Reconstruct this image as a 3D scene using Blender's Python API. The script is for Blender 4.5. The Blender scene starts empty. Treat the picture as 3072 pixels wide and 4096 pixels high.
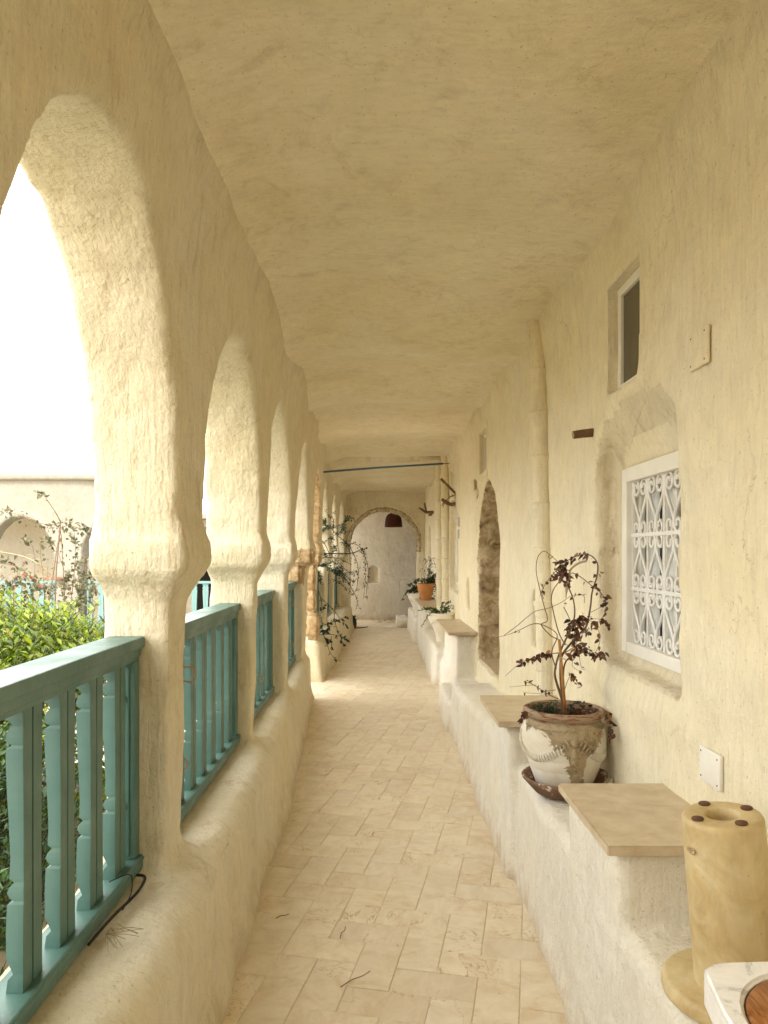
import bpy, bmesh, math, random
import numpy as np
from mathutils import Vector, Matrix

SC = bpy.context.scene
COL = SC.collection
R = math.radians
EYE = 1.5            # eye height above the gallery floor

# ------------------------------------------------------------------ camera
cam_data = bpy.data.cameras.new("camera")
cam = bpy.data.objects.new("camera", cam_data)
COL.objects.link(cam)
cam.location = (0, 0, EYE)
cam.rotation_euler = (R(90), 0, 0)          # level, looking along +Y
cam_data.sensor_fit = 'VERTICAL'
cam_data.sensor_height = 36.0
cam_data.lens = 26.04
cam_data.shift_x = 0.00655 * 1.0
cam_data.shift_y = 0.0402
cam_data.clip_start = 0.05
cam_data.clip_end = 3000
SC.camera = cam

# ------------------------------------------------------------------ world, sun, exposure
SUN_EL, SUN_ROT = R(48), R(172)      # bright hazy overcast; the soft sun stands behind the gallery roof
world = bpy.data.worlds.new("World")
SC.world = world
world.use_nodes = True
wn, wl = world.node_tree.nodes, world.node_tree.links
for n in list(wn): wn.remove(n)
w_out = wn.new('ShaderNodeOutputWorld')
w_bg = wn.new('ShaderNodeBackground')
w_sky = wn.new('ShaderNodeTexSky')
w_sky.sky_type = 'NISHITA'
w_sky.sun_disc = False
w_sky.sun_elevation = SUN_EL
w_sky.sun_rotation = SUN_ROT
w_sky.air_density = 1.2
w_sky.dust_density = 6.0
w_sky.ozone_density = 1.0
w_mix = wn.new('ShaderNodeMix'); w_mix.data_type = 'RGBA'
w_mix.inputs[0].default_value = 0.92        # thick white overcast over the blue
w_mix.inputs[7].default_value = (12.7, 12.4, 11.6, 1)
wl.new(w_sky.outputs[0], w_mix.inputs[6])
wl.new(w_mix.outputs[2], w_bg.inputs[0])
w_bg.inputs[1].default_value = 0.1
wl.new(w_bg.outputs[0], w_out.inputs[0])
sun_data = bpy.data.lights.new("sun", 'SUN')
sun_data.energy = 0.7
sun_data.angle = R(14)
sun_data.color = (1.0, 0.95, 0.86)
sun = bpy.data.objects.new("sun", sun_data)
COL.objects.link(sun)
sun_dir = Vector((math.sin(SUN_ROT) * math.cos(SUN_EL), math.cos(SUN_ROT) * math.cos(SUN_EL), math.sin(SUN_EL)))
sun.rotation_euler = sun_dir.to_track_quat('Z', 'Y').to_euler()
sun.location = (4, -20, 22)
SC.view_settings.view_transform = 'Standard'
SC.view_settings.look = 'None'
SC.view_settings.gamma = 1.0
SC.view_settings.use_curve_mapping = False
SC.view_settings.exposure = 2.22
SC.cycles.max_bounces = 14
SC.cycles.diffuse_bounces = 10
SC.cycles.glossy_bounces = 4
SC.cycles.transparent_max_bounces = 8
SC.cycles.sample_clamp_indirect = 8
SC.cycles.use_denoising = True

# ------------------------------------------------------------------ object helpers
def tag(o, label=None, cat=None, group=None, kind=None):
    if label: o['label'] = label
    if cat: o['category'] = cat
    if group: o['group'] = group
    if kind: o['kind'] = kind
    return o
def empty(name, loc=(0, 0, 0), rot=(0, 0, 0), parent=None):
    o = bpy.data.objects.new(name, None)
    o.empty_display_size = 0.05
    COL.objects.link(o); o.location = loc; o.rotation_euler = rot
    if parent: o.parent = parent
    return o
def copy_tree(o, parent=None):
    c = o.copy(); COL.objects.link(c)
    if parent: c.parent = parent
    for ch in list(o.children): copy_tree(ch, c)
    return c
def link_mesh(name, me, mat=None, parent=None, smooth=False):
    if mat: me.materials.append(mat)
    if smooth: me.polygons.foreach_set('use_smooth', [True] * len(me.polygons))
    o = bpy.data.objects.new(name, me); COL.objects.link(o)
    if parent: o.parent = parent
    return o
class MB:
    """collects vertices and faces, then links them as ONE mesh object"""
    def __init__(s): s.v = []; s.f = []
    def add(s, vs, fs):
        b = len(s.v); s.v += [tuple(p) for p in vs]; s.f += [tuple(b + i for i in f) for f in fs]; return s
    def box(s, x0, x1, y0, y1, z0, z1, c=0.0):
        if c <= 0:
            vs = [(x, y, z) for z in (z0, z1) for y in (y0, y1) for x in (x0, x1)]
            return s.add(vs, [(0, 2, 3, 1), (4, 5, 7, 6), (0, 1, 5, 4), (2, 6, 7, 3), (0, 4, 6, 2), (1, 3, 7, 5)])
        bm = bmesh.new()
        m = Matrix.LocRotScale(((x0+x1)/2, (y0+y1)/2, (z0+z1)/2), None, (x1-x0, y1-y0, z1-z0))
        bmesh.ops.create_cube(bm, size=1, matrix=m)
        bmesh.ops.bevel(bm, geom=bm.edges[:], offset=c, segments=2, affect='EDGES', profile=0.5)
        bm.verts.ensure_lookup_table()
        s.add([v.co[:] for v in bm.verts], [[v.index for v in f.verts] for f in bm.faces]); bm.free(); return s
    def tube(s, pts, r, n=6, cap=True):
        pts = [Vector(p) for p in pts]; m = len(pts)
        rs = r if isinstance(r, (list, tuple)) else [r] * m
        b = len(s.v); up = None
        for i, p in enumerate(pts):
            t = (pts[min(i+1, m-1)] - pts[max(i-1, 0)])
            if t.length < 1e-9: t = Vector((0, 0, 1))
            t.normalize()
            if up is None: up = t.orthogonal().normalized()
            up = (up - t * up.dot(t))
            up = up.normalized() if up.length > 1e-6 else t.orthogonal().normalized()
            q = t.cross(up)
            for k in range(n):
                a = 2*math.pi*k/n
                s.v.append(tuple(p + (up*math.cos(a) + q*math.sin(a)) * rs[i]))
        for i in range(m-1):
            for k in range(n):
                a, c = b+i*n+k, b+i*n+(k+1) % n
                s.f.append((a, c, c+n, a+n))
        if cap:
            s.f.append(tuple(b+k for k in range(n))[::-1]); s.f.append(tuple(b+(m-1)*n+k for k in range(n)))
        return s
    def lathe(s, prof, n=32, c=(0, 0, 0), wob=None):
        b = len(s.v)
        for i, (r, z) in enumerate(prof):
            for k in range(n):
                a = 2*math.pi*k/n
                rr = r + (wob(a, z) if wob else 0)
                s.v.append((c[0]+rr*math.cos(a), c[1]+rr*math.sin(a), c[2]+z))
        for i in range(len(prof)-1):
            for k in range(n):
                a, d = b+i*n+k, b+i*n+(k+1) % n
                s.f.append((a, d, d+n, a+n))
        return s
    def build(s, name, mat, parent=None, smooth=False):
        me = bpy.data.meshes.new(name); me.from_pydata(s.v, [], s.f); me.update()
        return link_mesh(name, me, mat, parent, smooth)
def smooth_curve(pts, k=6):
    """Catmull-Rom through the points"""
    P = [Vector(p) for p in pts]
    if len(P) < 3: return P
    P = [P[0]*2-P[1]] + P + [P[-1]*2-P[-2]]
    out = []
    for i in range(1, len(P)-2):
        a, b, c, d = P[i-1:i+3]
        for j in range(k):
            t = j/k
            out.append(0.5*((2*b) + (c-a)*t + (2*a-5*b+4*c-d)*t*t + (3*b-a-3*c+d)*t**3))
    out.append(P[-2]); return out

# ------------------------------------------------------------------ numpy field tools: plaster masses are solid fields turned into meshes
def grid(x0, x1, y0, y1, z0, z1, h):
    xs = np.arange(x0, x1+h, h, dtype=np.float32); ys = np.arange(y0, y1+h, h, dtype=np.float32); zs = np.arange(z0, z1+h, h, dtype=np.float32)
    return xs, ys, zs
def noise_nd(axes, freq, seed, stretch=(1, 1, 1)):
    rng = np.random.RandomState(seed)
    idx, fr, n = [], [], []
    for a, s in zip(axes, stretch):
        q = a * freq * s; q0 = math.floor(float(q.min())); i = np.floor(q).astype(int) - q0
        f = (q - np.floor(q)).astype(np.float32); f = f*f*(3-2*f)
        idx.append(i); fr.append(f); n.append(int(i.max())+2)
    A = rng.rand(*n).astype(np.float32)*2-1
    for ax in range(len(axes)):
        i, f = idx[ax], fr[ax]
        sh = [1]*len(axes); sh[ax] = len(f); f = f.reshape(sh)
        A = np.take(A, i, axis=ax)*(1-f) + np.take(A, i+1, axis=ax)*f
    return A
def smin(a, b, k): 
    h = np.clip(0.5+0.5*(b-a)/k, 0, 1); return b*(1-h)+a*h-k*h*(1-h)
def smax(a, b, k): return -smin(-a, -b, k)
def poly_sdf(Y, Z, poly):
    """signed distance to a 2D polygon, negative inside"""
    d = np.full(Y.shape, 1e9, np.float32); sgn = np.ones(Y.shape, np.float32); n = len(poly); j = n-1
    for i in range(n):
        ey, ez = poly[j][0]-poly[i][0], poly[j][1]-poly[i][1]
        wy, wz = Y-poly[i][0], Z-poly[i][1]
        t = np.clip((wy*ey+wz*ez)/(ey*ey+ez*ez+1e-12), 0, 1)
        d = np.minimum(d, (wy-ey*t)**2+(wz-ez*t)**2)
        c1 = Z >= poly[i][1]; c2 = Z < poly[j][1]; c3 = ey*wz > ez*wy
        flip = (c1 & c2 & c3) | (~c1 & ~c2 & ~c3)
        sgn = np.where(flip, -sgn, sgn); j = i
    return sgn*np.sqrt(d)
def box3(X, Y, Z, x0, x1, y0, y1, z0, z1, r=0.0):
    qx = np.abs(X-(x0+x1)/2)-(x1-x0)/2+r; qy = np.abs(Y-(y0+y1)/2)-(y1-y0)/2+r; qz = np.abs(Z-(z0+z1)/2)-(z1-z0)/2+r
    return np.sqrt(np.maximum(qx, 0)**2+np.maximum(qy, 0)**2+np.maximum(qz, 0)**2)+np.minimum(np.maximum(qx, np.maximum(qy, qz)), 0)-r
def surface_nets(F, ax, h):
    xs, ys, zs = ax
    F = F.copy(); F[0] = np.maximum(F[0], 1e-3); F[-1] = np.maximum(F[-1], 1e-3)
    F[:, 0] = np.maximum(F[:, 0], 1e-3); F[:, -1] = np.maximum(F[:, -1], 1e-3); F[:, :, 0] = np.maximum(F[:, :, 0], 1e-3); F[:, :, -1] = np.maximum(F[:, :, -1], 1e-3)
    S = F < 0
    nx, ny, nz = F.shape
    cnt = np.zeros((nx-1, ny-1, nz-1), np.uint8)
    for a in (0, 1):
        for b in (0, 1):
            for c in (0, 1): cnt += S[a:nx-1+a, b:ny-1+b, c:nz-1+c]
    I, J, K = np.nonzero((cnt > 0) & (cnt < 8))
    acc = np.zeros((len(I), 3), np.float32); m = np.zeros(len(I), np.float32)
    cs = [(a, b, c) for a in (0, 1) for b in (0, 1) for c in (0, 1)]
    for p in cs:
        for q in cs:
            if sum(abs(p[i]-q[i]) for i in range(3)) == 1 and p < q:
                fa = F[I+p[0], J+p[1], K+p[2]]; fb = F[I+q[0], J+q[1], K+q[2]]
                x = (fa < 0) != (fb < 0); t = np.where(x, fa/(fa-fb+1e-20), 0)
                for i in range(3): acc[:, i] += np.where(x, p[i]+(q[i]-p[i])*t, 0)
                m += x
    V = acc/m[:, None] + np.stack([I, J, K], 1)
    V = V*h + np.array([xs[0], ys[0], zs[0]], np.float32)
    ID = np.full((nx-1, ny-1, nz-1), -1, np.int32); ID[I, J, K] = np.arange(len(I))
    quads = []
    d = S[:-1] != S[1:]; i, j, k = np.nonzero(d[:, 1:-1, 1:-1]); j += 1; k += 1
    q = np.stack([ID[i, j-1, k-1], ID[i, j, k-1], ID[i, j, k], ID[i, j-1, k]], 1); fl = ~S[i, j, k]; q[fl] = q[fl][:, ::-1]; quads.append(q)
    d = S[:, :-1] != S[:, 1:]; i, j, k = np.nonzero(d[1:-1, :, 1:-1]); i += 1; k += 1
    q = np.stack([ID[i-1, j, k-1], ID[i-1, j, k], ID[i, j, k], ID[i, j, k-1]], 1); fl = ~S[i, j, k]; q[fl] = q[fl][:, ::-1]; quads.append(q)
    d = S[:, :, :-1] != S[:, :, 1:]; i, j, k = np.nonzero(d[1:-1, 1:-1, :]); i += 1; j += 1
    q = np.stack([ID[i-1, j-1, k], ID[i, j-1, k], ID[i, j, k], ID[i-1, j, k]], 1); fl = ~S[i, j, k]; q[fl] = q[fl][:, ::-1]; quads.append(q)
    return V, np.concatenate(quads)
def vert_normals(V, Q):
    n = np.cross(V[Q[:, 2]]-V[Q[:, 0]], V[Q[:, 3]]-V[Q[:, 1]])
    N = np.zeros_like(V)
    for c in range(4):
        for a in range(3): N[:, a] += np.bincount(Q[:, c], n[:, a], len(V))
    return N/np.maximum(np.linalg.norm(N, axis=1), 1e-9)[:, None]
def field_mesh(name, V, Q, mat, parent=None, N=None, loc=None):
    u, inv = np.unique(Q, return_inverse=True); q = inv.reshape(Q.shape)
    v = V[u].astype(np.float32)
    if loc is not None: v = v - np.array(loc, np.float32)
    me = bpy.data.meshes.new(name)
    me.vertices.add(len(v)); me.vertices.foreach_set('co', v.ravel())
    me.loops.add(q.size); me.loops.foreach_set('vertex_index', q.ravel().astype(np.int32))
    me.polygons.add(len(q)); me.polygons.foreach_set('loop_start', np.arange(0, q.size, 4, dtype=np.int32))
    try: me.polygons.foreach_set('loop_total', np.full(len(q), 4, np.int32))
    except Exception: pass
    me.polygons.foreach_set('use_smooth', np.ones(len(q), bool))
    me.update(calc_edges=True)
    if N is not None: me.normals_split_custom_set_from_vertices(N[u].tolist())
    return link_mesh(name, me, mat, parent)

# ------------------------------------------------------------------ materials
def new_mat(name):
    m = bpy.data.materials.new(name); m.use_nodes = True
    nt = m.node_tree; bs = nt.nodes['Principled BSDF']; return m, nt.nodes, nt.links, bs
def nd(nodes, t, **kw):
    n = nodes.new(t)
    for k, v in kw.items():
        if k == 'inp':
            for a, b in v.items(): n.inputs[a].default_value = b
        else: setattr(n, k, v)
    return n
def ramp(nodes, stops):
    r = nodes.new('ShaderNodeValToRGB'); e = r.color_ramp.elements
    while len(e) < len(stops): e.new(0.5)
    for i, (p, c) in enumerate(stops): e[i].position = p; e[i].color = (c[0], c[1], c[2], 1) if len(c) == 3 else c
    return r
def g(v): return (v, v, v)
def mixc(nodes, links, fac, a, b, mode='MIX'):
    m = nodes.new('ShaderNodeMix'); m.data_type = 'RGBA'; m.blend_type = mode
    for sock, val in ((0, fac), (6, a), (7, b)):
        if hasattr(val, 'is_linked'): links.new(val, m.inputs[sock])
        elif sock == 0: m.inputs[0].default_value = val
        else: m.inputs[sock].default_value = (val[0], val[1], val[2], 1)
    return m.outputs[2]
def tex(nodes, links, kind='Object', scale=(1, 1, 1), rot=(0, 0, 0)):
    tc = nodes.new('ShaderNodeTexCoord'); mp = nodes.new('ShaderNodeMapping')
    mp.inputs['Scale'].default_value = scale; mp.inputs['Rotation'].default_value = rot
    links.new(tc.outputs[kind], mp.inputs[0]); return mp.outputs[0]
def noise(nodes, links, vec, scale, detail=4, rough=0.55, dist=0.0):
    n = nd(nodes, 'ShaderNodeTexNoise', inp={'Scale': scale, 'Detail': detail, 'Roughness': rough, 'Distortion': dist})
    links.new(vec, n.inputs['Vector']); return n.outputs[0]
def bump(nodes, links, h, strength, dist, prev=None):
    b = nd(nodes, 'ShaderNodeBump', inp={'Strength': strength, 'Distance': dist}); links.new(h, b.inputs['Height'])
    if prev is not None: links.new(prev, b.inputs['Normal'])
    return b.outputs[0]

def plaster(name, base, warm, grime, stroke=(60, 60, 8), k_stroke=0.75, pits=0.6, grime_amt=0.35, crack=0.45, damp=0.30, scuff=0.30):
    """lime-washed plaster: brush strokes, pits, drifts of warmer wash, some dirt and hairline cracks"""
    m, n, l, b = new_mat(name)
    P = tex(n, l); S = tex(n, l, scale=stroke)
    big = noise(n, l, P, 1.1, 5, 0.6, 0.4)
    rb = ramp(n, [(0.36, g(0)), (0.66, g(1))]); l.new(big, rb.inputs[0])
    c = mixc(n, l, rb.outputs[0], base, warm)
    st = noise(n, l, S, 1.0, 5, 0.6, 0.3)
    rs = ramp(n, [(0.32, g(0.93)), (0.5, g(1.0)), (0.68, g(1.03))]); l.new(st, rs.inputs[0])
    c = mixc(n, l, 1.0, c, rs.outputs[0], 'MULTIPLY')
    for (sc_, lo, hi) in ((3.3, 0.945, 1.03), (13.0, 0.97, 1.02)):
        q_ = noise(n, l, P, sc_, 6, 0.65, 0.9); rq_ = ramp(n, [(0.33, g(lo)), (0.62, g(hi))]); l.new(q_, rq_.inputs[0]); c = mixc(n, l, 1.0, c, rq_.outputs[0], 'MULTIPLY')
    # long soft dirty streaks and smudges
    sm = noise(n, l, tex(n, l, scale=(3.2, 3.2, 1.1)), 1.6, 9, 0.72, 1.2)
    rg = ramp(n, [(0.53, g(0)), (0.72, g(1))]); l.new(sm, rg.inputs[0])
    mu = nd(n, 'ShaderNodeMath', operation='MULTIPLY', inp={1: grime_amt}); l.new(rg.outputs[0], mu.inputs[0])
    c = mixc(n, l, mu.outputs[0], c, grime)
    # scuffed dirt low down and damp marks under the ceiling (ragged, noise-edged)
    gp = n.new('ShaderNodeNewGeometry'); sz = n.new('ShaderNodeSeparateXYZ'); l.new(gp.outputs['Position'], sz.inputs[0])
    for (z0, z1, seed_s, amt, colr) in ((0.16, -0.02, 6.0, 0.8, (0.46, 0.34, 0.20)), (2.60, 2.95, 5.5, damp, (grime[0]*0.62, grime[1]*0.62, grime[2]*0.55))):
        mr = nd(n, 'ShaderNodeMapRange', inp={1: z0, 2: z1, 3: 0.0, 4: 0.34}); l.new(sz.outputs[2], mr.inputs[0])
        ns = noise(n, l, P, seed_s, 8, 0.75, 0.8); ad_ = nd(n, 'ShaderNodeMath', operation='ADD'); l.new(mr.outputs[0], ad_.inputs[0]); l.new(ns, ad_.inputs[1])
        rq = ramp(n, [(0.60, g(0)), (0.95, g(amt))]); l.new(ad_.outputs[0], rq.inputs[0]); c = mixc(n, l, rq.outputs[0], c, colr)
    # ragged vertical scuffs where the wash has rubbed through
    vs_ = noise(n, l, tex(n, l, scale=(16, 16, 4.0)), 1.0, 9, 0.74, 0.7); vm_ = noise(n, l, P, 1.9, 4, 0.6, 0.3)
    va_ = nd(n, 'ShaderNodeMath', operation='MULTIPLY_ADD', inp={1: 0.55}); l.new(vm_, va_.inputs[0]); l.new(vs_, va_.inputs[2])
    rv_ = ramp(n, [(0.875, g(0)), (0.94, g(scuff)), (1.0, g(scuff))]); l.new(va_.outputs[0], rv_.inputs[0]); c = mixc(n, l, rv_.outputs[0], c, (grime[0]*0.85, grime[1]*0.75, grime[2]*0.62))
    # specks
    sp = noise(n, l, P, 95, 2, 0.5); r2 = ramp(n, [(0.67, g(0)), (0.73, g(1))]); l.new(sp, r2.inputs[0])
    m2 = nd(n, 'ShaderNodeMath', operation='MULTIPLY', inp={1: 0.45}); l.new(r2.outputs[0], m2.inputs[0])
    c = mixc(n, l, m2.outputs[0], c, (grime[0]*0.55, grime[1]*0.5, grime[2]*0.45))
    # cracks
    wv = nd(n, 'ShaderNodeTexVoronoi', feature='DISTANCE_TO_EDGE', inp={'Scale': 2.1})
    warp = noise(n, l, P, 5, 4, 0.6); wm = nd(n, 'ShaderNodeMix', data_type='RGBA', blend_type='ADD'); wm.inputs[0].default_value = 0.25
    l.new(P, wm.inputs[6]); l.new(warp, wm.inputs[7]); l.new(wm.outputs[2], wv.inputs['Vector'])
    rc = ramp(n, [(0.0, g(1)), (0.0045, g(0))]); l.new(wv.outputs[0], rc.inputs[0])
    cm = noise(n, l, P, 1.7, 2, 0.5); rcm = ramp(n, [(0.58, g(0)), (0.66, g(1))]); l.new(cm, rcm.inputs[0])
    ck = nd(n, 'ShaderNodeMath', operation='MULTIPLY'); l.new(rc.outputs[0], ck.inputs[0]); l.new(rcm.outputs[0], ck.inputs[1])
    ck2 = nd(n, 'ShaderNodeMath', operation='MULTIPLY', inp={1: crack}); l.new(ck.outputs[0], ck2.inputs[0])
    c = mixc(n, l, ck2.outputs[0], c, (0.25, 0.18, 0.09))
    l.new(c, b.inputs['Base Color'])
    b.inputs['Roughness'].default_value = 0.88
    b.inputs['Specular IOR Level'].default_value = 0.25
    nb = bump(n, l, noise(n, l, P, 7, 6, 0.62), 0.7, 0.035)
    nb = bump(n, l, st, k_stroke, 0.011, nb)
    nb = bump(n, l, noise(n, l, P, 34, 7, 0.72), pits, 0.012, nb)
    nb = bump(n, l, ck.outputs[0], -0.6, 0.003, nb) if False else nb
    l.new(nb, b.inputs['Normal'])
    return m
M = {}
M['wash'] = plaster('limewash_plaster', (0.72, 0.665, 0.53), (0.71, 0.63, 0.44), (0.46, 0.36, 0.20), pits=0.38)
M['wash_right'] = plaster('brightened_limewash_plaster', (0.80, 0.74, 0.58), (0.795, 0.71, 0.49), (0.56, 0.44, 0.25), grime_amt=0.26, pits=0.45, scuff=0.10)  # lighter copy of the limewash: this wall's brightness put into its colour
M['worn'] = plaster('worn_patchy_plaster', (0.76, 0.70, 0.54), (0.71, 0.62, 0.43), (0.36, 0.26, 0.13), stroke=(30, 30, 12), pits=0.9, grime_amt=0.75, scuff=0.25)
M['wash_white'] = plaster('white_limewash_plaster', (0.76, 0.735, 0.665), (0.75, 0.70, 0.585), (0.52, 0.43, 0.29), k_stroke=0.35, grime_amt=0.25, crack=0.15, pits=0.5, scuff=0.13)
M['ceil'] = plaster('ceiling_plaster', (0.80, 0.735, 0.58), (0.74, 0.655, 0.46), (0.44, 0.345, 0.19), stroke=(14, 50, 14), pits=0.4, k_stroke=0.3, grime_amt=0.42, crack=0.25, damp=0.0, scuff=0.2)
M['far_wash'] = plaster('pinkish_white_plaster', (0.84, 0.80, 0.71), (0.82, 0.765, 0.655), (0.5, 0.42, 0.33), k_stroke=0.25, grime_amt=0.3, crack=0.1)
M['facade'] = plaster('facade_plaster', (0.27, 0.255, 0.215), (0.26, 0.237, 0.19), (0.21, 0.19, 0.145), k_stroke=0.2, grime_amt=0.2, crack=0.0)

def rock_mat(name, base, dark, light, pit=0.5, scale=1.0):
    m, n, l, b = new_mat(name); P = tex(n, l)
    a = noise(n, l, P, 14*scale, 8, 0.7, 0.6)
    r = ramp(n, [(0.30, dark), (0.46, base), (0.70, light)]); l.new(a, r.inputs[0]); c = r.outputs[0]
    v = nd(n, 'ShaderNodeTexVoronoi', inp={'Scale': 85*scale}); l.new(P, v.inputs['Vector'])
    rv = ramp(n, [(0.10, g(1)), (0.26, g(0))]); l.new(v.outputs[0], rv.inputs[0])
    mk = noise(n, l, P, 22*scale, 3, 0.6); rm = ramp(n, [(0.45, g(0)), (0.6, g(1))]); l.new(mk, rm.inputs[0])
    mm = nd(n, 'ShaderNodeMath', operation='MULTIPLY'); l.new(rv.outputs[0], mm.inputs[0]); l.new(rm.outputs[0], mm.inputs[1])
    m3 = nd(n, 'ShaderNodeMath', operation='MULTIPLY', inp={1: 0.75}); l.new(mm.outputs[0], m3.inputs[0])
    c = mixc(n, l, m3.outputs[0], c, (dark[0]*0.6, dark[1]*0.6, dark[2]*0.6))
    l.new(c, b.inputs['Base Color']); b.inputs['Roughness'].default_value = 0.92
    inv = nd(n, 'ShaderNodeMath', operation='SUBTRACT', inp={0: 1.0}); l.new(mm.outputs[0], inv.inputs[1])
    nb = bump(n, l, a, 0.9, 0.03); nb = bump(n, l, inv.outputs[0], pit, 0.012, nb)
    nb = bump(n, l, noise(n, l, P, 120, 4, 0.7), 0.35, 0.005, nb); l.new(nb, b.inputs['Normal']); return m
M['stone'] = rock_mat('bare_ochre_stone', (0.50, 0.35, 0.18), (0.24, 0.14, 0.06), (0.64, 0.50, 0.31), pit=0.9)
M['jamb'] = rock_mat('weathered_jamb_stone', (0.46, 0.35, 0.20), (0.15, 0.10, 0.05), (0.80, 0.69, 0.49), pit=1.0, scale=0.75)
M['archstone'] = rock_mat('mossy_arch_stone', (0.42, 0.33, 0.19), (0.13, 0.095, 0.05), (0.74, 0.66, 0.50), pit=0.6)

def tile_mat():
    m, n, l, b = new_mat('limestone_floor_tile')
    P = tex(n, l); oi = n.new('ShaderNodeObjectInfo'); ge = n.new('ShaderNodeNewGeometry')
    ad = nd(n, 'ShaderNodeMath', operation='ADD'); l.new(oi.outputs['Random'], ad.inputs[0]); l.new(ge.outputs['Random Per Island'], ad.inputs[1])
    fr = nd(n, 'ShaderNodeMath', operation='FRACT'); l.new(ad.outputs[0], fr.inputs[0])
    # each tile cut from another part of the stone: shift the pattern by its random number
    cb = n.new('ShaderNodeCombineXYZ'); ml = nd(n, 'ShaderNodeMath', operation='MULTIPLY', inp={1: 37.0}); l.new(fr.outputs[0], ml.inputs[0])
    l.new(ml.outputs[0], cb.inputs[0]); l.new(ml.outputs[0], cb.inputs[1])
    va = nd(n, 'ShaderNodeVectorMath', operation='ADD'); l.new(P, va.inputs[0]); l.new(cb.outputs[0], va.inputs[1])
    st = nd(n, 'ShaderNodeMapping'); st.inputs['Scale'].default_value = (2.0, 3.2, 1); st.inputs['Rotation'].default_value = (0, 0, 0.2); l.new(va.outputs[0], st.inputs[0])
    v = noise(n, l, st.outputs[0], 3.4, 10, 0.74, 0.7)
    r = ramp(n, [(0.26, (0.55, 0.43, 0.28)), (0.42, (0.68, 0.59, 0.44)), (0.60, (0.76, 0.68, 0.54)), (0.78, (0.81, 0.745, 0.62))]); l.new(v, r.inputs[0])
    tint = ramp(n, [(0.0, (0.86, 0.83, 0.79)), (0.25, (0.97, 0.965, 0.95)), (0.5, (0.92, 0.915, 0.90)), (0.75, (0.99, 0.975, 0.94)), (1.0, (0.90, 0.87, 0.82))]); l.new(fr.outputs[0], tint.inputs[0])
    c = mixc(n, l, 1.0, r.outputs[0], tint.outputs[0], 'MULTIPLY')
    # rust-brown clouds and thin dark veins
    ge2 = noise(n, l, tex(n, l, 'Object', (2.6, 5, 1)), 1.0, 5, 0.6, 0.5)
    vein = nd(n, 'ShaderNodeMath', operation='ABSOLUTE'); sb = nd(n, 'ShaderNodeMath', operation='SUBTRACT', inp={1: 0.5})
    vv = noise(n, l, st.outputs[0], 1.1, 5, 0.6, 0.8); l.new(vv, sb.inputs[0]); l.new(sb.outputs[0], vein.inputs[0])
    rv = ramp(n, [(0.0, g(0.75)), (0.006, g(0))]); l.new(vein.outputs[0], rv.inputs[0])
    vm = nd(n, 'ShaderNodeMath', operation='MULTIPLY'); rr = ramp(n, [(0.50, g(0)), (0.58, g(1))]); l.new(noise(n, l, va.outputs[0], 3.5, 2), rr.inputs[0])
    l.new(rv.outputs[0], vm.inputs[0]); l.new(rr.outputs[0], vm.inputs[1])
    c = mixc(n, l, vm.outputs[0], c, (0.36, 0.22, 0.10))
    cl = noise(n, l, va.outputs[0], 5.5, 6, 0.7, 0.8); rcl = ramp(n, [(0.52, g(0)), (0.72, g(0.6))]); l.new(cl, rcl.inputs[0])
    c = mixc(n, l, rcl.outputs[0], c, (0.56, 0.38, 0.19))
    l.new(c, b.inputs['Base Color'])
    b.inputs['Roughness'].default_value = 0.5; b.inputs['Specular IOR Level'].default_value = 0.35
    nb = bump(n, l, v, 0.12, 0.004); nb = bump(n, l, noise(n, l, va.outputs[0], 60, 4, 0.6), 0.12, 0.002, nb); l.new(nb, b.inputs['Normal'])
    return m
M['tile'] = tile_mat()
def simple(name, col, rough=0.6, var=0.12, scale=8, bmp=0.2, bscale=40, metal=0.0, spec=0.4, col2=None):
    m, n, l, b = new_mat(name); P = tex(n, l)
    a = noise(n, l, P, scale, 6, 0.62, 0.4); r = ramp(n, [(0.3, g(0)), (0.7, g(1))]); l.new(a, r.inputs[0])
    c2 = col2 or tuple(x*(1-var*2) for x in col)
    l.new(mixc(n, l, r.outputs[0], col, c2), b.inputs['Base Color'])
    b.inputs['Roughness'].default_value = rough; b.inputs['Metallic'].default_value = metal; b.inputs['Specular IOR Level'].default_value = spec
    l.new(bump(n, l, noise(n, l, P, bscale, 4, 0.6), bmp, 0.004), b.inputs['Normal']); return m
M['grout'] = simple('floor_grout', (0.66, 0.54, 0.38), 0.9)
def paint_mat(name, col, col2):
    """old oil paint on wood: drips, brush grain, a few chips"""
    m, n, l, b = new_mat(name); P = tex(n, l); W = tex(n, l, scale=(40, 40, 5))
    a = noise(n, l, P, 6, 6, 0.6, 0.3); r = ramp(n, [(0.35, g(0)), (0.65, g(1))]); l.new(a, r.inputs[0]); c = mixc(n, l, r.outputs[0], col, col2)
    ch = noise(n, l, P, 26, 7, 0.7, 0.5); rc = ramp(n, [(0.695, g(0)), (0.72, g(1))]); l.new(ch, rc.inputs[0])
    mk = nd(n, 'ShaderNodeMath', operation='MULTIPLY', inp={1: 0.7}); l.new(rc.outputs[0], mk.inputs[0])
    c = mixc(n, l, mk.outputs[0], c, (0.16, 0.12, 0.07)); l.new(c, b.inputs['Base Color'])
    rr = ramp(n, [(0.3, g(0.34)), (0.7, g(0.55))]); l.new(a, rr.inputs[0]); l.new(rr.outputs[0], b.inputs['Roughness'])
    nb = bump(n, l, noise(n, l, W, 1.0, 4, 0.6), 0.3, 0.003); nb = bump(n, l, noise(n, l, P, 34, 3, 0.5), 0.25, 0.004, nb); l.new(nb, b.inputs['Normal']); return m
M['teal'] = paint_mat('teal_paint', (0.088, 0.180, 0.155), (0.068, 0.150, 0.130))
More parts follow.
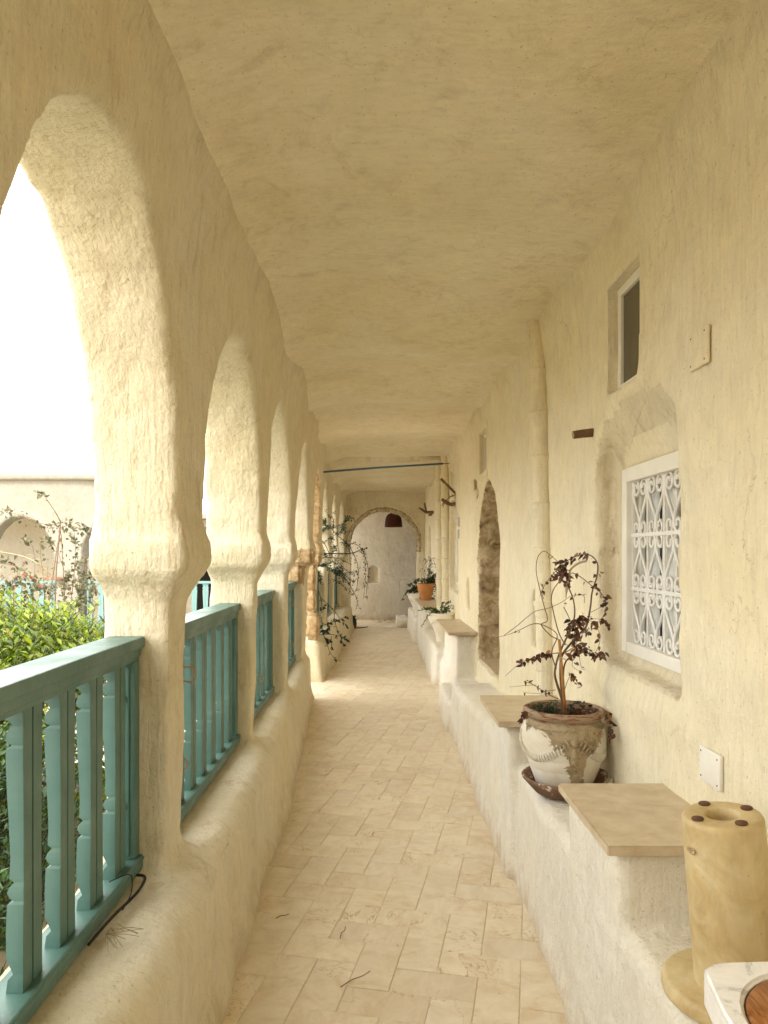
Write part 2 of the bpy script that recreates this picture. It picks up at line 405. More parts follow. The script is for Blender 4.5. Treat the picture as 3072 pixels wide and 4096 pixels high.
M['teal_light'] = paint_mat('light_turquoise_paint', (0.15, 0.27, 0.265), (0.13, 0.24, 0.24))
M['grille'] = simple('white_grille_paint', (0.80, 0.79, 0.76), 0.45, 0.05)
M['white_wood'] = simple('white_window_paint', (0.82, 0.80, 0.73), 0.5, 0.05, bmp=0.3)
M['glass_dark'] = simple('dusty_dark_glass', (0.085, 0.075, 0.045), 0.25, 0.1, bmp=0.02, spec=0.5)
M['curtain'] = simple('pale_curtain', (0.74, 0.76, 0.74), 0.8, 0.1, 5, bmp=0.4, bscale=12)
M['dark'] = simple('dark_interior', (0.02, 0.018, 0.015), 0.9)  # near-black: shade painted into gaps and openings; also colours black cords
M['iron'] = simple('rusty_iron', (0.16, 0.11, 0.07), 0.75, 0.2, bmp=0.6)
M['painted_iron'] = simple('wash_splashed_iron', (0.42, 0.31, 0.20), 0.75, 0.2, bmp=0.6)
M['blue'] = simple('faded_blue_paint', (0.09, 0.20, 0.30), 0.6, 0.2, 20)
M['navy'] = simple('navy_door_paint', (0.01, 0.015, 0.035), 0.6, 0.1)
M['slab'] = simple('beige_limestone_slab', (0.47, 0.365, 0.23), 0.42, 0.1, 14, 0.12, 60, col2=(0.62, 0.52, 0.38))
def sandstone():
    m, n, l, b = new_mat('yellow_sandstone'); P = tex(n, l)
    v = noise(n, l, P, 6.5, 7, 0.62, 1.3); r = ramp(n, [(0.30, (0.44, 0.31, 0.14)), (0.45, (0.55, 0.425, 0.215)), (0.58, (0.60, 0.49, 0.275)), (0.72, (0.66, 0.57, 0.39))]); l.new(v, r.inputs[0])
    c = r.outputs[0]; s_ = noise(n, l, P, 70, 3, 0.5); rs = ramp(n, [(0.70, g(0)), (0.76, g(0.6))]); l.new(s_, rs.inputs[0]); c = mixc(n, l, rs.outputs[0], c, (0.34, 0.23, 0.10))
    f = noise(n, l, tex(n, l, scale=(3, 3, 1)), 9, 8, 0.7, 1.0); rf = ramp(n, [(0.35, g(0.88)), (0.65, g(1.05))]); l.new(f, rf.inputs[0]); c = mixc(n, l, 1.0, c, rf.outputs[0], 'MULTIPLY')
    l.new(c, b.inputs['Base Color']); rr_ = ramp(n, [(0.3, g(0.45)), (0.7, g(0.68))]); l.new(v, rr_.inputs[0]); l.new(rr_.outputs[0], b.inputs['Roughness'])
    nb = bump(n, l, noise(n, l, P, 90, 5, 0.7), 0.25, 0.003); nb = bump(n, l, v, 0.15, 0.006, nb); l.new(nb, b.inputs['Normal']); return m
M['yellow_stone'] = sandstone()
M['felt'] = simple('brown_felt_pad', (0.13, 0.062, 0.035), 0.95, 0.1, bmp=0.5)
M['soil'] = simple('potting_soil', (0.03, 0.022, 0.014), 0.95, 0.3, 30, 0.9, 60)
M['wood_stub'] = simple('weathered_wood', (0.19, 0.105, 0.045), 0.85, 0.25, 30, 0.8, 50)
M['bed_soil'] = simple('ground_darkening_soil', (0.06, 0.05, 0.032), 0.95, 0.3, 9, 0.9, 30)
M['inner'] = plaster('inner_gallery_plaster', (0.80, 0.75, 0.64), (0.78, 0.71, 0.57), (0.6, 0.5, 0.36), k_stroke=0.2, grime_amt=0.2, crack=0.0)  # brighter plaster makes up for light missing inside the far arcade
M['ground'] = simple('courtyard_paving', (0.50, 0.43, 0.33), 0.9, 0.15, 1.2)
M['grey_render'] = simple('grey_roof_render', (0.42, 0.40, 0.36), 0.9, 0.2, 1.5)

# ================================================================== THE GALLERY'S PLASTER MASSES
H = 0.02
OPEN = [(-2.30, -0.97, 2.46), (-0.62, 0.68, 2.46), (1.16, 2.32, 2.460), (2.66, 3.90, 2.445), (4.17, 5.33, 2.445), (5.73, 7.00, 2.43),
        (7.60, 8.70, 2.43), (9.25, 10.50, 2.43), (11.20, 12.60, 2.43), (12.95, 14.40, 2.43)]
def fx(y): return np.interp(y, [5.3, 9.5, 11.5, 14.3], [0, -0.075, -0.08, -0.035])
def arch_poly(y0, y1, top, zb, neck=0.065):
    c, w = (y0+y1)/2, (y1-y0)/2; s = (top-1.5)/0.945
    half = [(zb-1.5, w+neck), (-0.60, w+neck+0.005), (-0.16, w+neck), (-0.11, w+neck*0.6), (-0.07, w-0.006), (0.0, w-0.016), (0.045, w-0.014), (0.065, w+0.004), (0.12, w+0.006), (0.27*s, w), (0.42*s, 0.955*w), (0.53*s, 0.885*w),
            (0.63*s, 0.79*w), (0.73*s, 0.665*w), (0.81*s, 0.52*w), (0.87*s, 0.375*w), (0.915*s, 0.23*w), (0.938*s, 0.10*w), (0.945*s, 0.0)]
    if y0 == 1.16: half = [(zb-1.5, w+neck), (-0.60, w+neck+0.005), (-0.16, w+neck), (-0.11, w+neck*0.6), (-0.07, w-0.006), (0.0, w-0.016), (0.045, w-0.014), (0.065, w+0.004), (0.27, w), (0.42, 0.96*w), (0.565, 0.89*w), (0.70, 0.765*w), (0.80, 0.66*w), (0.88, 0.53*w), (0.935, 0.38*w), (0.962, 0.22*w), (0.975, 0.08*w), (0.978, 0.0)]
    L = [(c-h, 1.5+z) for z, h in half]; Rr = [(c+h, 1.5+z) for z, h in half[::-1][1:]]
    return L+Rr
ax = grid(-1.10, -0.40, -3.2, 14.9, -0.7, 3.06, H)
xs, ys, zs = ax
X = xs[:, None, None]; Y = ys[None, :, None]; Z = zs[None, None, :]
Y2, Z2 = np.meshgrid(ys, zs, indexing='ij')
op = np.full(Y2.shape, 9.0, np.float32)
for (a, b_, t) in OPEN:
    m_ = (ys > a-0.6) & (ys < b_+0.6)
    op[m_] = np.minimum(op[m_], poly_sdf(Y2[m_], Z2[m_], arch_poly(a, b_, t, -0.9 if a == 7.60 else 0.2)))
wob = noise_nd([ys, zs], 2.2, 3)*0.012 + noise_nd([ys, zs], 6.0, 4)*0.006
op = op + wob
sh = fx(ys).astype(np.float32)[:, None]
xi = np.interp(zs, [0.4, 0.9, 1.34, 1.42, 1.47, 1.56, 1.62, 2.4, 2.7, 2.95], [-0.69, -0.675, -0.668, -0.625, -0.598, -0.603, -0.622, -0.605, -0.575, -0.50]).astype(np.float32)[None, :]
xo = np.interp(zs, [0.4, 1.36, 1.46, 1.6, 3], [-0.895, -0.89, -0.915, -0.90, -0.90]).astype(np.float32)[None, :]
xi = xi + sh + noise_nd([ys, zs], 1.3, 5)*0.012 + noise_nd([ys, zs], 4.5, 6)*0.006
xo = xo + sh + noise_nd([ys, zs], 1.6, 7)*0.012
slab = np.maximum(X - xi[None], xo[None] - X)
F = smax(slab, -op[None], 0.024)
# parapet
pin = np.interp(ys, [-3, 4.2, 5.6, 7.6, 8.5, 10, 14.5], [-0.535, -0.54, -0.60, -0.67, -0.655, -0.60, -0.50]).astype(np.float32)
pz = (0.468 + noise_nd([ys], 1.1, 8)*0.012).astype(np.float32)
rr = 0.085
def parapet(y0, y1):
    pxx = pin[None, :, None] + np.interp(zs, [0, 0.12, 0.47], [0.03, 0.0, -0.015]).astype(np.float32)[None, None, :] + (noise_nd([ys, zs], 2.0, 9)*0.020+noise_nd([ys, zs], 6, 10)*0.010)[None]
    q1 = X - pxx + rr; q2 = Z - pz[None, :, None] + rr; q3 = -0.925 + sh[None]*1.0 - X
    q = np.sqrt(np.maximum(q1, 0)**2+np.maximum(q2, 0)**2)+np.minimum(np.maximum(q1, q2), 0)-rr
    q = np.maximum(q, q3); return smax(smax(q, y0-Y, 0.05), Y-y1, 0.05)
par = np.minimum(parapet(-3.3, 7.66), parapet(8.62, 15.0))
F = smin(F, par, 0.075)
F = F + noise_nd([xs, ys, zs], 9.0, 11)*0.0045 + noise_nd([xs, ys, zs], 20.0, 12)*0.0022
# bare, pitted stone on the fifth arch: the far jamb and its shaft, the capital of the pier before it
bare = ((Y > 8.45) & (Y < 8.95) & (Z > 0.5)) | ((Y > 6.85) & (Y < 7.3) & (Z > 1.2) & (Z < 1.55))
rough = noise_nd([xs, ys, zs], 16.0, 13)*0.014 + noise_nd([xs, ys, zs], 5.0, 14)*0.012
courses = np.exp(-((((zs-0.15) % 0.42)-0.21)/0.012)**2).astype(np.float32)[None, None, :]*0.02
F = np.where(bare, F+rough+courses, F)
F = np.maximum(F, 0.0*X+Z-3.04)
V, Q = surface_nets(F, ax, H); N = vert_normals(V, Q)
cen = V[Q].mean(1); fn = N[Q].mean(1)
arcade = empty('arcade_wall', (-0.75, 0, 0))
tag(arcade, 'long limewashed arcade wall of horseshoe arches on thick piers over a low parapet', 'wall')
piers = [(-0.97-0.0, -0.62), (0.68, 1.17), (2.32, 2.66), (3.90, 4.17), (5.33, 5.73), (7.0, 7.6), (8.70, 9.25), (10.5, 11.2), (12.6, 12.95), (-3.2, -2.3), (14.40, 15.0)]
lab = np.zeros(len(Q), int)                                  # 0 = upper wall
lab[cen[:, 2] < 0.52] = 1                                     # parapet
lowm = (cen[:, 2] >= 0.52) & (cen[:, 2] < 1.575)
for i, (a, b_) in enumerate(piers):
    lab[lowm & (cen[:, 1] > a-0.09) & (cen[:, 1] < b_+0.09)] = 2+i
stone_faces = (((cen[:, 1] > 8.0) & (cen[:, 1] < 8.9) & (fn[:, 1] < -0.35)) & (cen[:, 2] > 0.52)) | ((cen[:, 1] > 6.85) & (cen[:, 1] < 7.3) & (fn[:, 1] < -0.2) & (cen[:, 2] > 1.2) & (cen[:, 2] < 1.54))
lab[stone_faces] = 50
loc0 = (-0.75, 0, 0)
for k in np.unique(lab):
    nm = {0: 'upper_wall', 1: 'parapet', 50: 'bare_stone'}.get(int(k), 'pier')
    o = field_mesh(nm, V, Q[lab == k], M['stone'] if k == 50 else M['wash'], arcade, N, loc0)
    if k == 50: o['label'] = 'bare pitted ochre stone where the limewash has come off'

def rock(center, size, seed, name, mat, parent=None, sub=4, amp=0.12, rot=0.0):
    """a rough block: subdivided cube pushed in and out"""
    from mathutils import noise as mn
    bm = bmesh.new(); bmesh.ops.create_cube(bm, size=1)
    bmesh.ops.bevel(bm, geom=bm.edges[:], offset=0.14, segments=2, affect='EDGES')
    bmesh.ops.subdivide_edges(bm, edges=bm.edges[:], cuts=sub, use_grid_fill=True)
    for v in bm.verts:
        p = v.co.copy()
        q = Vector((p.x*size[0], p.y*size[1], p.z*size[2]))
        k = mn.noise(q*9+Vector((seed*7.1, 0, 0)))*amp + mn.noise(q*28+Vector((0, seed*3.3, 0)))*amp*0.5
        s = min(size)
        v.co = q + p.normalized()*k*s
    me = bpy.data.meshes.new(name); bm.to_mesh(me); bm.free()
    o = link_mesh(name, me, mat, parent, True); o.location = center; o.rotation_euler = (0, rot, rot*0.7)
    return o
def arc_local(x, y, z): return (x+0.75, y, z)
for (c, s, sd, rt) in [((-0.70, 7.10, 1.465), (0.19, 0.28, 0.155), 1, 0.03), ((-0.785, 7.12, 1.29), (0.13, 0.24, 0.17), 2, -0.05),
                       ((-0.735, 8.80, 1.445), (0.15, 0.30, 0.145), 3, 0.04), ((-0.80, 8.80, 1.23), (0.14, 0.22, 0.26), 4, 0.03),
                       ((-0.79, 8.80, 0.95), (0.13, 0.2, 0.30), 5, -0.04), ((-0.765, 8.80, 0.64), (0.15, 0.22, 0.32), 6, 0.02)]:
    rock(arc_local(*c), s, sd, 'stone_block', M['stone'], arcade, rot=rt)
# oblique whitewashed foot of that pier
# ---------------- right-hand wall with its niches, windows and door, and the long bench in front of it
ax = grid(0.48, 1.46, -3.2, 14.8, -0.06, 3.06, H)
xs, ys, zs = ax
X = xs[:, None, None]; Y = ys[None, :, None]; Z = zs[None, None, :]
Y2, Z2 = np.meshgrid(ys, zs, indexing='ij')
xw = 0.957 + np.interp(ys, [0, 9.8, 10.8, 14.6], [0, 0, -0.005, -0.02])[:, None] + noise_nd([ys, zs], 0.8, 21)*0.010 + noise_nd([ys, zs], 2.6, 22)*0.006
xw = xw - np.interp(zs, [2.6, 2.95], [0.0, 0.05])[None, :]
def rect(y0, y1, z0, z1): return [(y0, z0), (y1, z0), (y1, z1), (y0, z1)]
WIN = [(2.67, 3.04, 2.14, 2.58), (6.45, 6.85, 2.22, 2.60), (9.26, 9.67, 2.24, 2.57)]
for (a, b_, c, d) in WIN:                                     # thin proud plaster band round each small window
    s = poly_sdf(Y2, Z2, rect(a, b_, c, d)); xw = xw - 0.011*np.clip((0.05-s)/0.012, 0, 1)
# ghost of an older, wider arch over the grille window
s = poly_sdf(Y2, Z2, [(2.18, 0.95), (3.30, 0.95), (3.34, 1.8), (3.2, 2.0), (2.95, 2.12), (2.66, 2.13), (2.38, 2.05), (2.24, 1.86), (2.17, 1.6)])
xw = xw - 0.010*np.exp(-(s/0.05)**2) + 0.008*np.clip(-s/0.1, 0, 1)
xw = xw.astype(np.float32)
F = X*0 + (xw[None] - X)
F = np.maximum(F, X-1.44)
def carve(F, poly, depth, k=0.02, seed=0, edge=0.006):
    s = poly_sdf(Y2, Z2, poly) + noise_nd([ys, zs], 9.0, 30+seed)*edge + noise_nd([ys, zs], 3.0, 60+seed)*edge
    dd = xw + depth
    pr = np.maximum(s[None], X - dd[None])
    return smax(F, -pr, k)
def arched(y0, y1, z0, zs_, zt, n=7):
    c, w = (y0+y1)/2, (y1-y0)/2
    pts = [(y0, z0), (y1, z0), (y1, zs_)]
    for i in range(1, n): 
        a = math.pi*i/n/1.0; pts.append((c+w*math.cos(a), zs_+(zt-zs_)*math.sin(a)))
    return pts+[(y0, zs_)]
dep = 0.085*np.clip((2.03-Z2)/0.16, 0, 1)+0.0*Y2
n1 = [(2.36, 1.05), (3.10, 1.03), (3.19, 1.15), (3.235, 1.45), (3.245, 1.82), (3.17, 1.95), (3.08, 2.02), (2.9, 2.06), (2.5, 2.06), (2.385, 1.95)]
F = carve(F, n1, dep*0.85, 0.016, 1, 0.016)
n2 = [(8.74, 1.02), (9.75, 1.02), (9.88, 1.3), (9.90, 1.8), (9.75, 2.0), (9.5, 2.05), (9.0, 2.05), (8.78, 1.95)]
F = carve(F, n2, dep, 0.016, 2, 0.010)
for i, (a, b_, c, d) in enumerate(WIN): F = carve(F, rect(a, b_, c, d), 0.070, 0.008, 3+i, 0.001)
F = carve(F, rect(2.375, 3.11, 1.09, 1.85), 0.26, 0.01, 7, 0.002)
F = carve(F, rect(8.86, 9.62, 1.10, 1.86), 0.26, 0.01, 8, 0.002)
F = carve(F, arched(4.31, 4.60, 0.94, 1.18, 1.285), 0.13, 0.02, 9)
F = carve(F, arched(7.74, 8.02, 0.90, 1.15, 1.235), 0.13, 0.02, 10)
door = [(5.86, 0.49), (7.10, 0.47), (7.12, 1.55), (7.02, 1.78), (6.82, 1.98), (6.62, 2.10), (6.48, 2.14), (6.30, 2.09), (6.08, 1.96), (5.92, 1.78), (5.85, 1.55)]
F = carve(F, door, 0.62, 0.03, 11, 0.012)
F = carve(F, arched(11.15, 12.15, 0.6, 1.7, 2.13), 0.20, 0.03, 12)
F = carve(F, arched(13.15, 13.95, 0.6, 1.6, 2.02), 0.20, 0.03, 13)
jam = (Y > 7.0) & (Y < 7.3) & (Z > 0.5) & (Z < 2.3) & (X > 0.965)
rough = noise_nd([xs, ys, zs], 13.0, 40)*0.026 + noise_nd([xs, ys, zs], 5.0, 41)*0.02
F = np.where(jam, F+rough+np.exp(-(((zs % 0.47)-0.3)/0.012)**2).astype(np.float32)[None, None, :]*0.02, F)
# the bench
def seg(y0, y1, x0, zt, r=0.04, k=0.04, zt2=None, seed=0):
    zz = (zt if zt2 is None else np.interp(ys, [y0, y1], [zt, zt2]))
    zz = (zz + noise_nd([ys], 3.0, 70+seed)*0.006).astype(np.float32)
    xx = x0 + np.interp(zs, [0, 0.1, 0.4, 0.7], [-0.012, 0.0, 0.008, 0.0])[None, :] + noise_nd([ys, zs], 2.1, 80+seed)*0.012 + noise_nd([ys, zs], 6, 90+seed)*0.005
    q1 = xx[None] - X + r; q2 = Z - (zz[None, :, None] if np.ndim(zz) else zz) + r; q3 = np.abs(Y-(y0+y1)/2)-(y1-y0)/2+r
    q = np.sqrt(np.maximum(q1, 0)**2+np.maximum(q2, 0)**2+np.maximum(q3, 0)**2)+np.minimum(np.maximum(q1, np.maximum(q2, q3)), 0)-r
    return q.astype(np.float32)
BN = seg(-3.4, 2.2, 0.645, 0.50, seed=1)
for a in (seg(1.965, 2.435, 0.632, 0.709, 0.022, seed=2), seg(2.2, 3.6, 0.640, 0.515, seed=3), seg(3.40, 3.93, 0.605, 0.709, 0.022, seed=4),
          seg(3.7, 6.32, 0.618, 0.57, 0.05, zt2=0.40, seed=5), seg(6.2, 7.2, 0.585, 0.25, 0.05, seed=6), seg(6.2, 8.6, 0.72, 0.30, seed=11),
          seg(7.17, 8.55, 0.765, 0.706, 0.022, seed=7), seg(8.4, 10.8, 0.645, 0.40, seed=8), seg(10.72, 12.45, 0.665, 0.70, 0.022, seed=9), seg(12.2, 14.8, 0.60, 0.42, seed=10)):
    BN = smin(BN, a, 0.025)
F = smin(F, BN, 0.03)
F = F + noise_nd([xs, ys, zs], 8.0, 42)*0.004 + noise_nd([xs, ys, zs], 20.0, 43)*0.002
V, Q = surface_nets(F, ax, H); N = vert_normals(V, Q); cen = V[Q].mean(1); fn = N[Q].mean(1)
wy = np.interp(cen[:, 2], [0, 1], [0, 1])
isb = (cen[:, 0] < 0.935) & (cen[:, 2] < 0.74)
jamb = (cen[:, 1] > 5.8) & (cen[:, 1] < 7.25) & (cen[:, 2] > 0.5) & (cen[:, 2] < 2.2) & (cen[:, 0] > 0.972) & (cen[:, 0] < 1.43) & ~isb
lab = np.where(isb, 1, np.where(jamb, 2, 0))
def in_band(pl_, lo, hi):
    return (lambda s_: (s_ > lo) & (s_ < hi))(poly_sdf(cen[:, 1], cen[:, 2], pl_))
worn = ((in_band(n1, -0.11, 0.02) & (cen[:, 1] > 2.34)) | in_band(n2, -0.11, 0.02)) & (cen[:, 0] > 0.94) & (cen[:, 0] < 1.06) & (cen[:, 2] > 1.03)
lab[(lab == 0) & worn] = 3
back = empty('room_wall', (1.2, 0, 0)); tag(back, 'long limewashed room wall with a stone doorway, grille windows and small niches', 'wall')
bench = field_mesh('masonry_bench', V, Q[lab == 1], M['wash_white'], None, N)
tag(bench, 'whitewashed masonry bench with raised blocks running along the foot of the room wall', 'bench')
field_mesh('wall_face', V, Q[lab == 0], M['wash_right'], back, N, (1.2, 0, 0))
o = field_mesh('stone_doorway', V, Q[lab == 2], M['jamb'], back, N, (1.2, 0, 0)); o['label'] = 'rough brown stone lining of the pointed doorway'
o = field_mesh('chipped_reveal', V, Q[lab == 3], M['worn'], back, N, (1.2, 0, 0)); o['label'] = 'chipped and stained plaster edge round the grille windows'
def wl_(b, name, mat, parent=back, label=None, smooth=False):
    o = b.build(name, mat, parent, smooth); o.matrix_parent_inverse = Matrix.Translation((-1.2, 0, 0)) if parent is back else Matrix()
    if label: o['label'] = label
    return o
# dark room behind the doorway, its wall ends the view
wl_(MB().box(1.70, 1.75, 5.2, 7.8, 0.0, 2.9).box(1.441, 1.70, 5.2, 5.25, 0.0, 2.9).box(1.441, 1.70, 7.75, 7.8, 0, 2.9).box(1.441, 1.70, 5.25, 7.75, 2.85, 2.9), 'inner_room_wall', M['wash'])
wl_(MB().box(0.99, 1.72, 5.80, 7.16, 0.44, 0.492), 'threshold', M['slab'], label='marble threshold of the doorway')
# wall behind the windows and the far end
wl_(MB().box(1.441, 1.50, -3.2, 5.18, 0, 3.0).box(1.441, 1.50, 7.82, 14.8, 0, 3.0), 'wall_core', M['wash'])

# ---------------- windows of the room wall (parts of the wall)
def small_window(y0, y1, z0, z1, label):
    fr = MB()
    x0, x1, w = 0.984, 1.016, 0.040
    fr.box(x0, x1, y0+0.003, y1-0.003, z0+0.003, z0+w, 0.003).box(x0, x1, y0+0.003, y1-0.003, z1-w, z1-0.003, 0.003)
    fr.box(x0+0.001, x1-0.001, y0+0.003, y0+w, z0+w, z1-w, 0.003).box(x0+0.001, x1-0.001, y1-w, y1-0.003, z0+w, z1-w, 0.003)
    f = wl_(fr, 'small_window', M['white_wood'], label=label)
    p = MB().box(0.998, 1.004, y0+w-0.004, y1-w+0.004, z0+w-0.004, z1-w+0.004).build('pane', M['glass_dark'], f)
    return f
def surround(y0, y1, z0, z1, w=0.045):
    x0, x1 = 0.9445, 0.975
    s_ = MB().box(x0, x1, y0-w, y0, z0-w, z1+w, 0.003).box(x0, x1, y1, y1+w, z0-w, z1+w, 0.003).box(x0+0.0005, x1, y0, y1, z0-w, z0, 0.003).box(x0+0.0005, x1, y0, y1, z1, z1+w, 0.003)
    return wl_(s_, 'plaster_surround', M['wash_right'])
surround(*WIN[0]); surround(*WIN[1])
small_window(*WIN[0], 'white framed small window with a dark pane, nearest, over the grille window')
small_window(*WIN[1], 'white framed small window above the stone doorway')
small_window(*WIN[2], 'farthest white framed small window, above the far grille')
def spiral_scroll(w, h, flip):
    """one bar of the lyre: curl, long sweep to a narrow waist, curl; in (y, z) of its cell"""
    pts = []
    r1, cy1, cz1 = 0.23*w, 0.245*w, h/2-0.14*h
    for i in range(13):
        t = i/12; a = math.radians(-60 + 430*(1-t)); rr_ = r1*(0.30+0.70*t)
        pts.append((cy1+rr_*math.cos(a)*1.0, cz1+rr_*math.sin(a)))
    # leaves the top curl on its outer side (angle -60 => low side); rotate so it ends at the outside
    pts = []
    for i in range(15):
        t = i/14; a = math.radians(540-540*t*0.98); rr_ = r1*(0.28+0.72*t)
        pts.append((cy1+rr_*math.cos(a), cz1+rr_*math.sin(a)))
    r2, cy2, cz2 = 0.20*w, 0.225*w, -h/2+0.135*h
    pts += [(0.44*w, 0.24*h), (0.33*w, 0.09*h), (0.17*w, -0.07*h), (0.05*w, -0.19*h), (0.012*w, -0.30*h)]
    for i in range(13):
        t = i/12; a = math.radians(180+400*t); rr_ = r2*(1.0-0.68*t)
        pts.append((cy2+rr_*math.cos(a), cz2+rr_*math.sin(a)))
    return [(y, z*flip) for y, z in pts]
def grille_window(y1, xpl, n, label, z0=1.09, z1=1.85, detail=True):
    y0 = y1-n*0.163-0.12
    fr = MB(); x0, x1 = xpl-0.012, xpl+0.05
    fr.box(x0, x1, y1-0.045, y1+0.012, z0, z1, 0.004).box(x0, x1, y0, y0+0.05, z0, z1, 0.004)
    fr.box(x0+0.001, x1, y0+0.05, y1-0.045, z0-0.002, z0+0.046, 0.004).box(x0+0.001, x1, y0+0.05, y1-0.045, z1-0.058, z1+0.002, 0.004)
    f = wl_(fr, 'grille_window', M['white_wood'], label=label)
    iy0, iy1, iz0, iz1 = y0+0.05, y1-0.045, z0+0.046, z1-0.058
    xg = xpl+0.018
    rows = 3; hh = (iz1-iz0)/rows; ww = (iy1-iy0)/n
    for i in range(n+1):
        yy = iy0+i*ww; MB().box(xg-0.005, xg+0.006, yy-0.006, yy+0.006, iz0, iz1).build('bar', M['grille'], f)
    for j in range(1, rows):
        zz = iz0+j*hh; MB().box(xg-0.009, xg+0.009, iy0, iy1, zz-0.007, zz+0.007).build('bar', M['grille'], f)
    cache = {}
    for j in range(rows):
        fl = -1 if j == 1 else 1
        for i in range(n):
            for sd in (1, -1):
                key = (fl, sd)
                if key not in cache:
                    pts = [(0, sd*y, z) for y, z in spiral_scroll(ww, hh*0.985, fl)]
                    b = MB().tube(smooth_curve(pts, 2), 0.0066, 6)
                    o = b.build('scroll', M['grille'], f, True); cache[key] = o.data
                else:
                    o = bpy.data.objects.new('scroll', cache[key]); COL.objects.link(o); o.parent = f
                o.location = (xg-0.001, iy0+(i+0.5)*ww, iz0+(j+0.5)*hh)
    # shutter leaves and a pale curtain behind the bars
    k = MB(); xs_ = xpl+0.050
    nseg = 60
    vs, fs = [], []
    for i in range(nseg+1):
        yy = iy0-0.02+(iy1-iy0+0.04)*i/nseg
        off = 0.012*math.sin(i*0.9)+0.006*math.sin(i*2.3)
        vs += [(xs_+0.03+off, yy, iz0-0.02), (xs_+0.03+off, yy, iz1+0.02)]
    for i in range(nseg): fs.append((2*i, 2*i+2, 2*i+3, 2*i+1))
    k.add(vs, fs).build('curtain', M['curtain'], f, True)
    s = MB()
    for yy in (iy0+0.30, iy1-0.012): s.box(xs_-0.012, xs_+0.006, yy-0.017, yy+0.017, iz0-0.02, iz1+0.02, 0.002)
    s.build('sash', M['white_wood'], f)
    d = MB()
    for yy in (iy0+0.28, iy0+0.47): d.box(xs_+0.0, xs_+0.003, yy-0.012, yy+0.004, iz0-0.02, iz1+0.02)  # near-black strips paint the unlit gaps behind the bars
    d.build('gap_shade_strip', M['dark'], f)
    return f
grille_window(3.105, 1.040, 4, 'white wrought iron grille of scrolls over a curtained window, behind the dry potted plant')
grille_window(9.60, 1.040, 4, 'white scroll grille of the far window beside the blue tiles')

# ---------------- end wall with the round arch
ax = grid(-0.86, 1.12, 14.50, 14.92, -0.04, 2.98, H)
xs, ys, zs = ax; X = xs[:, None, None]; Y = ys[None, :, None]; Z = zs[None, None, :]
X2, Z2_ = np.meshgrid(xs, zs, indexing='ij')
poly = [(0.13-0.655, -0.2), (0.13-0.655, 1.56), (0.13-0.62, 1.60)]
for i in range(0, 21):
    a = math.radians(190-200*i/20); poly.append((0.13+0.68*math.cos(a), 1.665+0.68*math.sin(a)))
poly += [(0.13+0.62, 1.58), (0.13+0.655, 1.52), (0.13+0.655, -0.2)]
s = poly_sdf(X2, Z2_, poly)+noise_nd([xs, zs], 5, 51)*0.01
F = np.maximum(14.60-Y+(noise_nd([xs, zs], 1.5, 52)*0.01)[:, None, :]-0.025*np.exp(-((s-0.06)/0.07)**2)[:, None, :]*(Z > 1.5), Y-14.88)
F = smax(F, -s[:, None, :], 0.03)+noise_nd([xs, ys, zs], 10, 53)*0.003
V, Q = surface_nets(F.astype(np.float32), ax, H)
endw = empty('end_wall', (0.13, 14.6, 0)); tag(endw, 'cross wall with a round arch of mossy stone closing the gallery', 'wall')
field_mesh('wall_face', V, Q, M['wash'], endw, None, (0.13, 14.6, 0))
# weathered ring of the arch
from mathutils import noise as mn
def ring_part(a0, a1, r0, r1, y0, y1, n, seed, name, parent, mat, cx=0.13, cz=1.665):
    b = MB(); m = 10
    for i in range(n+1):
        a = math.radians(a0+(a1-a0)*i/n)
        for k in range(m):
            t = 2*math.pi*k/m
            rr_ = (r0+r1)/2+(r1-r0)/2*math.copysign(abs(math.cos(t))**0.5, math.cos(t)); yy = (y0+y1)/2+(y1-y0)/2*math.copysign(abs(math.sin(t))**0.5, math.sin(t))
            d = mn.noise(Vector((math.cos(a)*6+seed, math.sin(a)*6, k*0.9)))*0.017 + mn.noise(Vector((math.cos(a)*22+seed, math.sin(a)*22, k*2.0)))*0.010
            rr_ += d; yy -= d
            b.v.append((cx+rr_*math.cos(a), yy, cz+rr_*math.sin(a)))
    for i in range(n):
        for k in range(m):
            p, q = i*m+k, i*m+(k+1) % m; b.f.append((p, q, q+m, p+m))
    b.f.append(tuple(range(m))); b.f.append(tuple(n*m+k for k in range(m))[::-1])
    o = b.build(name, mat, parent, True); o.matrix_parent_inverse = Matrix.Translation((-0.13, -14.6, 0)); return o
edges = [188, 171, 158, 143, 131, 117, 104, 92, 79, 66, 52, 39, 25, 12, -2, -12]
for i in range(len(edges)-1):
    ring_part(edges[i]-0.4, edges[i+1]+0.4, 0.655+0.006*random.Random(i).uniform(-1, 1), 0.748, 14.552, 14.84, 8, i*3.7, 'arch_stone', endw, M['archstone'])

# ---------------- far room
far = empty('far_room', (0, 16.8, 0)); tag(far, 'plain white room seen through the round arch, with a small arched wall niche', 'room')
ax = grid(-1.44, 1.60, 16.70, 17.04, -0.06, 2.9, H)
xs, ys, zs = ax; X = xs[:, None, None]; Y = ys[None, :, None]; Z = zs[None, None, :]
X2, Z2_ = np.meshgrid(xs, zs, indexing='ij')
nich = [(-0.195, 0.83), (0.035, 0.83), (0.035, 1.11)]+[(-0.08+0.115*math.cos(math.radians(a)), 1.11+0.105*math.sin(math.radians(a))) for a in range(20, 180, 20)]+[(-0.195, 1.11)]
s = poly_sdf(X2, Z2_, nich)
yw = 16.80+noise_nd([xs, zs], 1.2, 55)*0.015+noise_nd([xs, zs], 5, 56)*0.006
F = np.maximum(yw[:, None, :]-Y, Y-17.0)
F = smax(F, -np.maximum(s[:, None, :], Y-(yw+0.12)[:, None, :]), 0.015)+0*Z
V, Q = surface_nets(F.astype(np.float32), ax, H)
